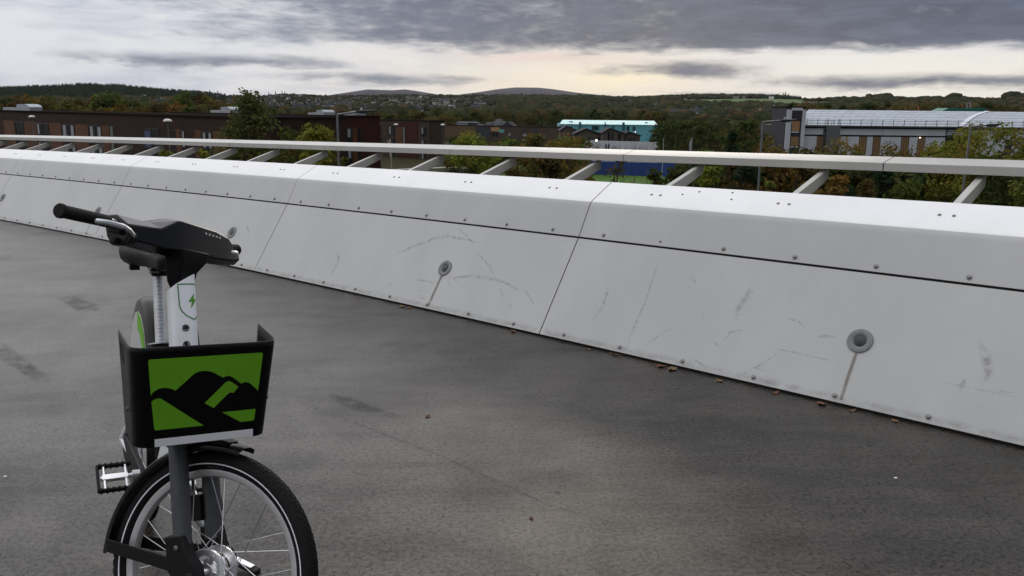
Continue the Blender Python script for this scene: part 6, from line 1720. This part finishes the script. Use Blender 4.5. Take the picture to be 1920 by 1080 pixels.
m = MB(); m.obox(G.P(u0 + .05, GROUND + 3.2, 1.97) - so, G.u * (u1 - u0 - .1), G.n * .02, UPZ * (gz(238) - GROUND - 3.2)); obj('debris_mesh', m, pmat('grey_debris_mesh', (0.10, 0.105, 0.115), 0.8), sc)
# green plant enclosure standing on the roof, crane jib and pipes
gr_ = empty('plant_enclosure', G.P(gu(1808), zR, -14) + G.off); tag(gr_, 'dark green sheeted plant enclosure with sloping ends on the ridge of the grey building', 'plant enclosure')
dd_ = dG + 14; kx = dd_ / dG
def rp(px, py): return at(px, py, dd_) - (G.P(gu(1808), zR, -14) + G.off)
m = MB(); fr = [rp(1758, 212), rp(1850, 212), rp(1848, 202.5), rp(1779, 202.5)]
bk_ = [v - G.n * 5 for v in fr]; m.add(fr + bk_, [(0, 1, 2, 3), (7, 6, 5, 4), (0, 4, 5, 1), (1, 5, 6, 2), (2, 6, 7, 3), (3, 7, 4, 0)]); obj('sheeting', m, M_grnst, gr_)
m = MB()
for px in (1813, 1819): m.tube([rp(px, 203), rp(px, 192.5)], .09, 6)
m.tube([rp(1812, 193), rp(1820, 193)], .06, 5); obj('flue', m, M_vent, gr_)
jb = at(1724.5, 207.5, dG + 9); je = at(1721, 199.5, dG + 9)
m = MB(); m.tube([Vector((0, 0, -.6)), je - jb], .10, 6); m.tube([je - jb, je - jb + Vector((-.5, 0, .25))], .06, 5)
tag(obj('orange_boom', m, pmat('orange_paint', (0.45, 0.13, 0.06), 0.5), M=Matrix.Translation(jb)), 'short orange boom poking above the pale curved roof', 'boom')

# ------------------------------------------------------------------ street lamps
M_post = pmat('lamp_post_grey', (0.17, 0.18, 0.19), 0.45, 0.4, 0.1, 3); M_head = pmat('lamp_head_dark', (0.022, 0.023, 0.025), 0.7, 0.0, spec=0.15)
def street_lamp(px, py, dist, px_arm, py_arm, px_tip, py_tip, label):
    """column from the ground, raking arm, flat lantern"""
    p = gp(px, dist); root = empty('street_lamp', p); tag(root, label, 'street lamp', 'tall street lamps beyond the parapet')
    z = zat(px, py, dist) - GROUND
    m = MB(); m.tube([(0, 0, -.2), (0, 0, 1.2)], .085, 12); m.tube([(0, 0, 1.19), (0, 0, z)], [.070, .05], 12); obj('column', m, M_post, root, smooth=40)
    a = at(px_arm, py_arm, dist + .4) - p; t = at(px_tip, py_tip, dist + .9) - p
    m = MB(); m.tube([(0, 0, z - .06), (0, 0, z), a], [.05, .05, .04], 10); obj('arm', m, M_post, root, smooth=40)
    d_ = (t - a); L = d_.length; x = d_.normalized(); y = UPZ.cross(x).normalized(); zz = x.cross(y)
    m = MB(); rg = []
    for f, w, h0_, h1_ in ((-.12, .05, -.03, .03), (0, .10, -.06, .06), (.25, .17, -.09, .07), (.55, .18, -.07, .05), (.85, .13, -.04, .035), (1.0, .05, -.015, .02)):
        c = a + x * (L * f); rg.append([c + y * w + zz * h0_, c + y * w * .9 + zz * h1_ * .5, c + zz * h1_, c - y * w * .9 + zz * h1_ * .5, c - y * w + zz * h0_])
    m.rings(rg, True); hd = obj('lantern', m, M_head, root, smooth=30)
    m = MB(); m.obox(a + x * L * .2 - y * .12 + zz * -.098, x * L * .5, y * .24, zz * .012); obj('lens', m, M_lens, hd)
    m = MB(); m.lathe([(.05, 0), (.045, .06), (.02, .10), (0, .12)], a + x * L * .2 + zz * .06, zz, 10); obj('photocell', m, M_vent, hd, smooth=40)
street_lamp(632, 215, 38, 671, 209.5, 706, 207, 'grey street lamp before the red clad terrace, arm reaching right')
street_lamp(1432, 229, 44, 1466, 226, 1493, 224.5, 'grey street lamp standing left of the grey building')
street_lamp(1823, 238, 44, 1851, 235, 1876, 232.5, 'grey street lamp in front of the large spreading yellow green tree')
def lantern(px, py, dist, label):
    p = gp(px, dist); root = empty('lantern_post', p); tag(root, label, 'lamp post', 'small white topped lantern posts by the terraces')
    z = zat(px, py, dist) - GROUND
    m = MB(); m.tube([(0, 0, -.2), (0, 0, z - .15)], .045, 8); obj('pole', m, MATS['lamp_pole_grey'], root)
    m = MB(); m.lathe([(.40, -.06), (.42, 0), (.34, .12), (.18, .2), (0, .22)], (0, 0, z - .12), UPZ, 16); obj('hood', m, pmat('white_hood', (0.62, 0.62, 0.62), 0.5) if 'white_hood' not in MATS else MATS['white_hood'], root, smooth=60)
for px, py, d_, lb in ((57, 217.5, 118, 'white hooded lantern post before the far left part of the brick terrace'), (312, 224.5, 84, 'white hooded lantern post left of the birch before the brick terrace'), (501, 228.5, 110, 'white hooded lantern post between birch and green tree'), (637, 230, 108, 'white hooded lantern post just behind the nearest street lamp'), (742, 232.5, 150, 'white hooded lantern post before the brown brick block'), (830, 233, 160, 'white hooded lantern post at the right end of the brown brick block')):
    lantern(px, py, d_, lb)
# flag and a thin mast in the middle distance
p = gp(1301, 96); root = empty('flagpole', p); tag(root, 'thin pole with a drooping grey flag standing before dark trees', 'flag')
z = zat(1301, 257, 96) - GROUND
m = MB(); m.tube([(0, 0, -.2), (0, 0, z)], .035, 8); obj('pole', m, MATS['lamp_pole_grey'], root)
m = MB(); r_ = []
for i in range(7):
    f = i / 6; r_.append([(-.04 - .32 * math.sin(f * 2.6) * (1 - .2 * f) - .02, .02 * math.sin(f * 9), z - .05 - 1.6 * f), (-.03, 0, z - .05 - 1.6 * f)])
for a in r_: m.v += a
m.f = [(2 * i, 2 * i + 1, 2 * i + 3, 2 * i + 2) for i in range(6)]; m.mi = [0] * 6
fl_ = obj('flag', m, pmat('grey_flag', (0.30, 0.31, 0.34), 0.8), root); sm_ = fl_.modifiers.new('cloth', 'SOLIDIFY'); sm_.thickness = 0.01
p = gp(1247, 120); m = MB(); z = zat(1247, 259, 120) - GROUND; m.tube([(0, 0, -.2), (0, 0, z)], [.07, .04], 8)
tag(obj('thin_mast', m, M_vent, M=Matrix.Translation(p)), 'slim pale mast right of the pale hoarding end', 'mast')
p = gp(857, 60); z = zat(735, 263, 70) - GROUND
p = gp(732, 70); m = MB(); m.tube([(0, 0, -.2), (0, 0, z - 1.0), (-.28, 0, z)], [.06, .05, .045], 8)
tag(obj('leaning_post', m, pmat('weathered_wood', (0.36, 0.27, 0.20), 0.9), M=Matrix.Translation(p)), 'pale leaning timber post before the brown brick block', 'post')
for o in DECK_THINGS:
    if o.parent is None: o.matrix_basis = DECK @ o.matrix_basis
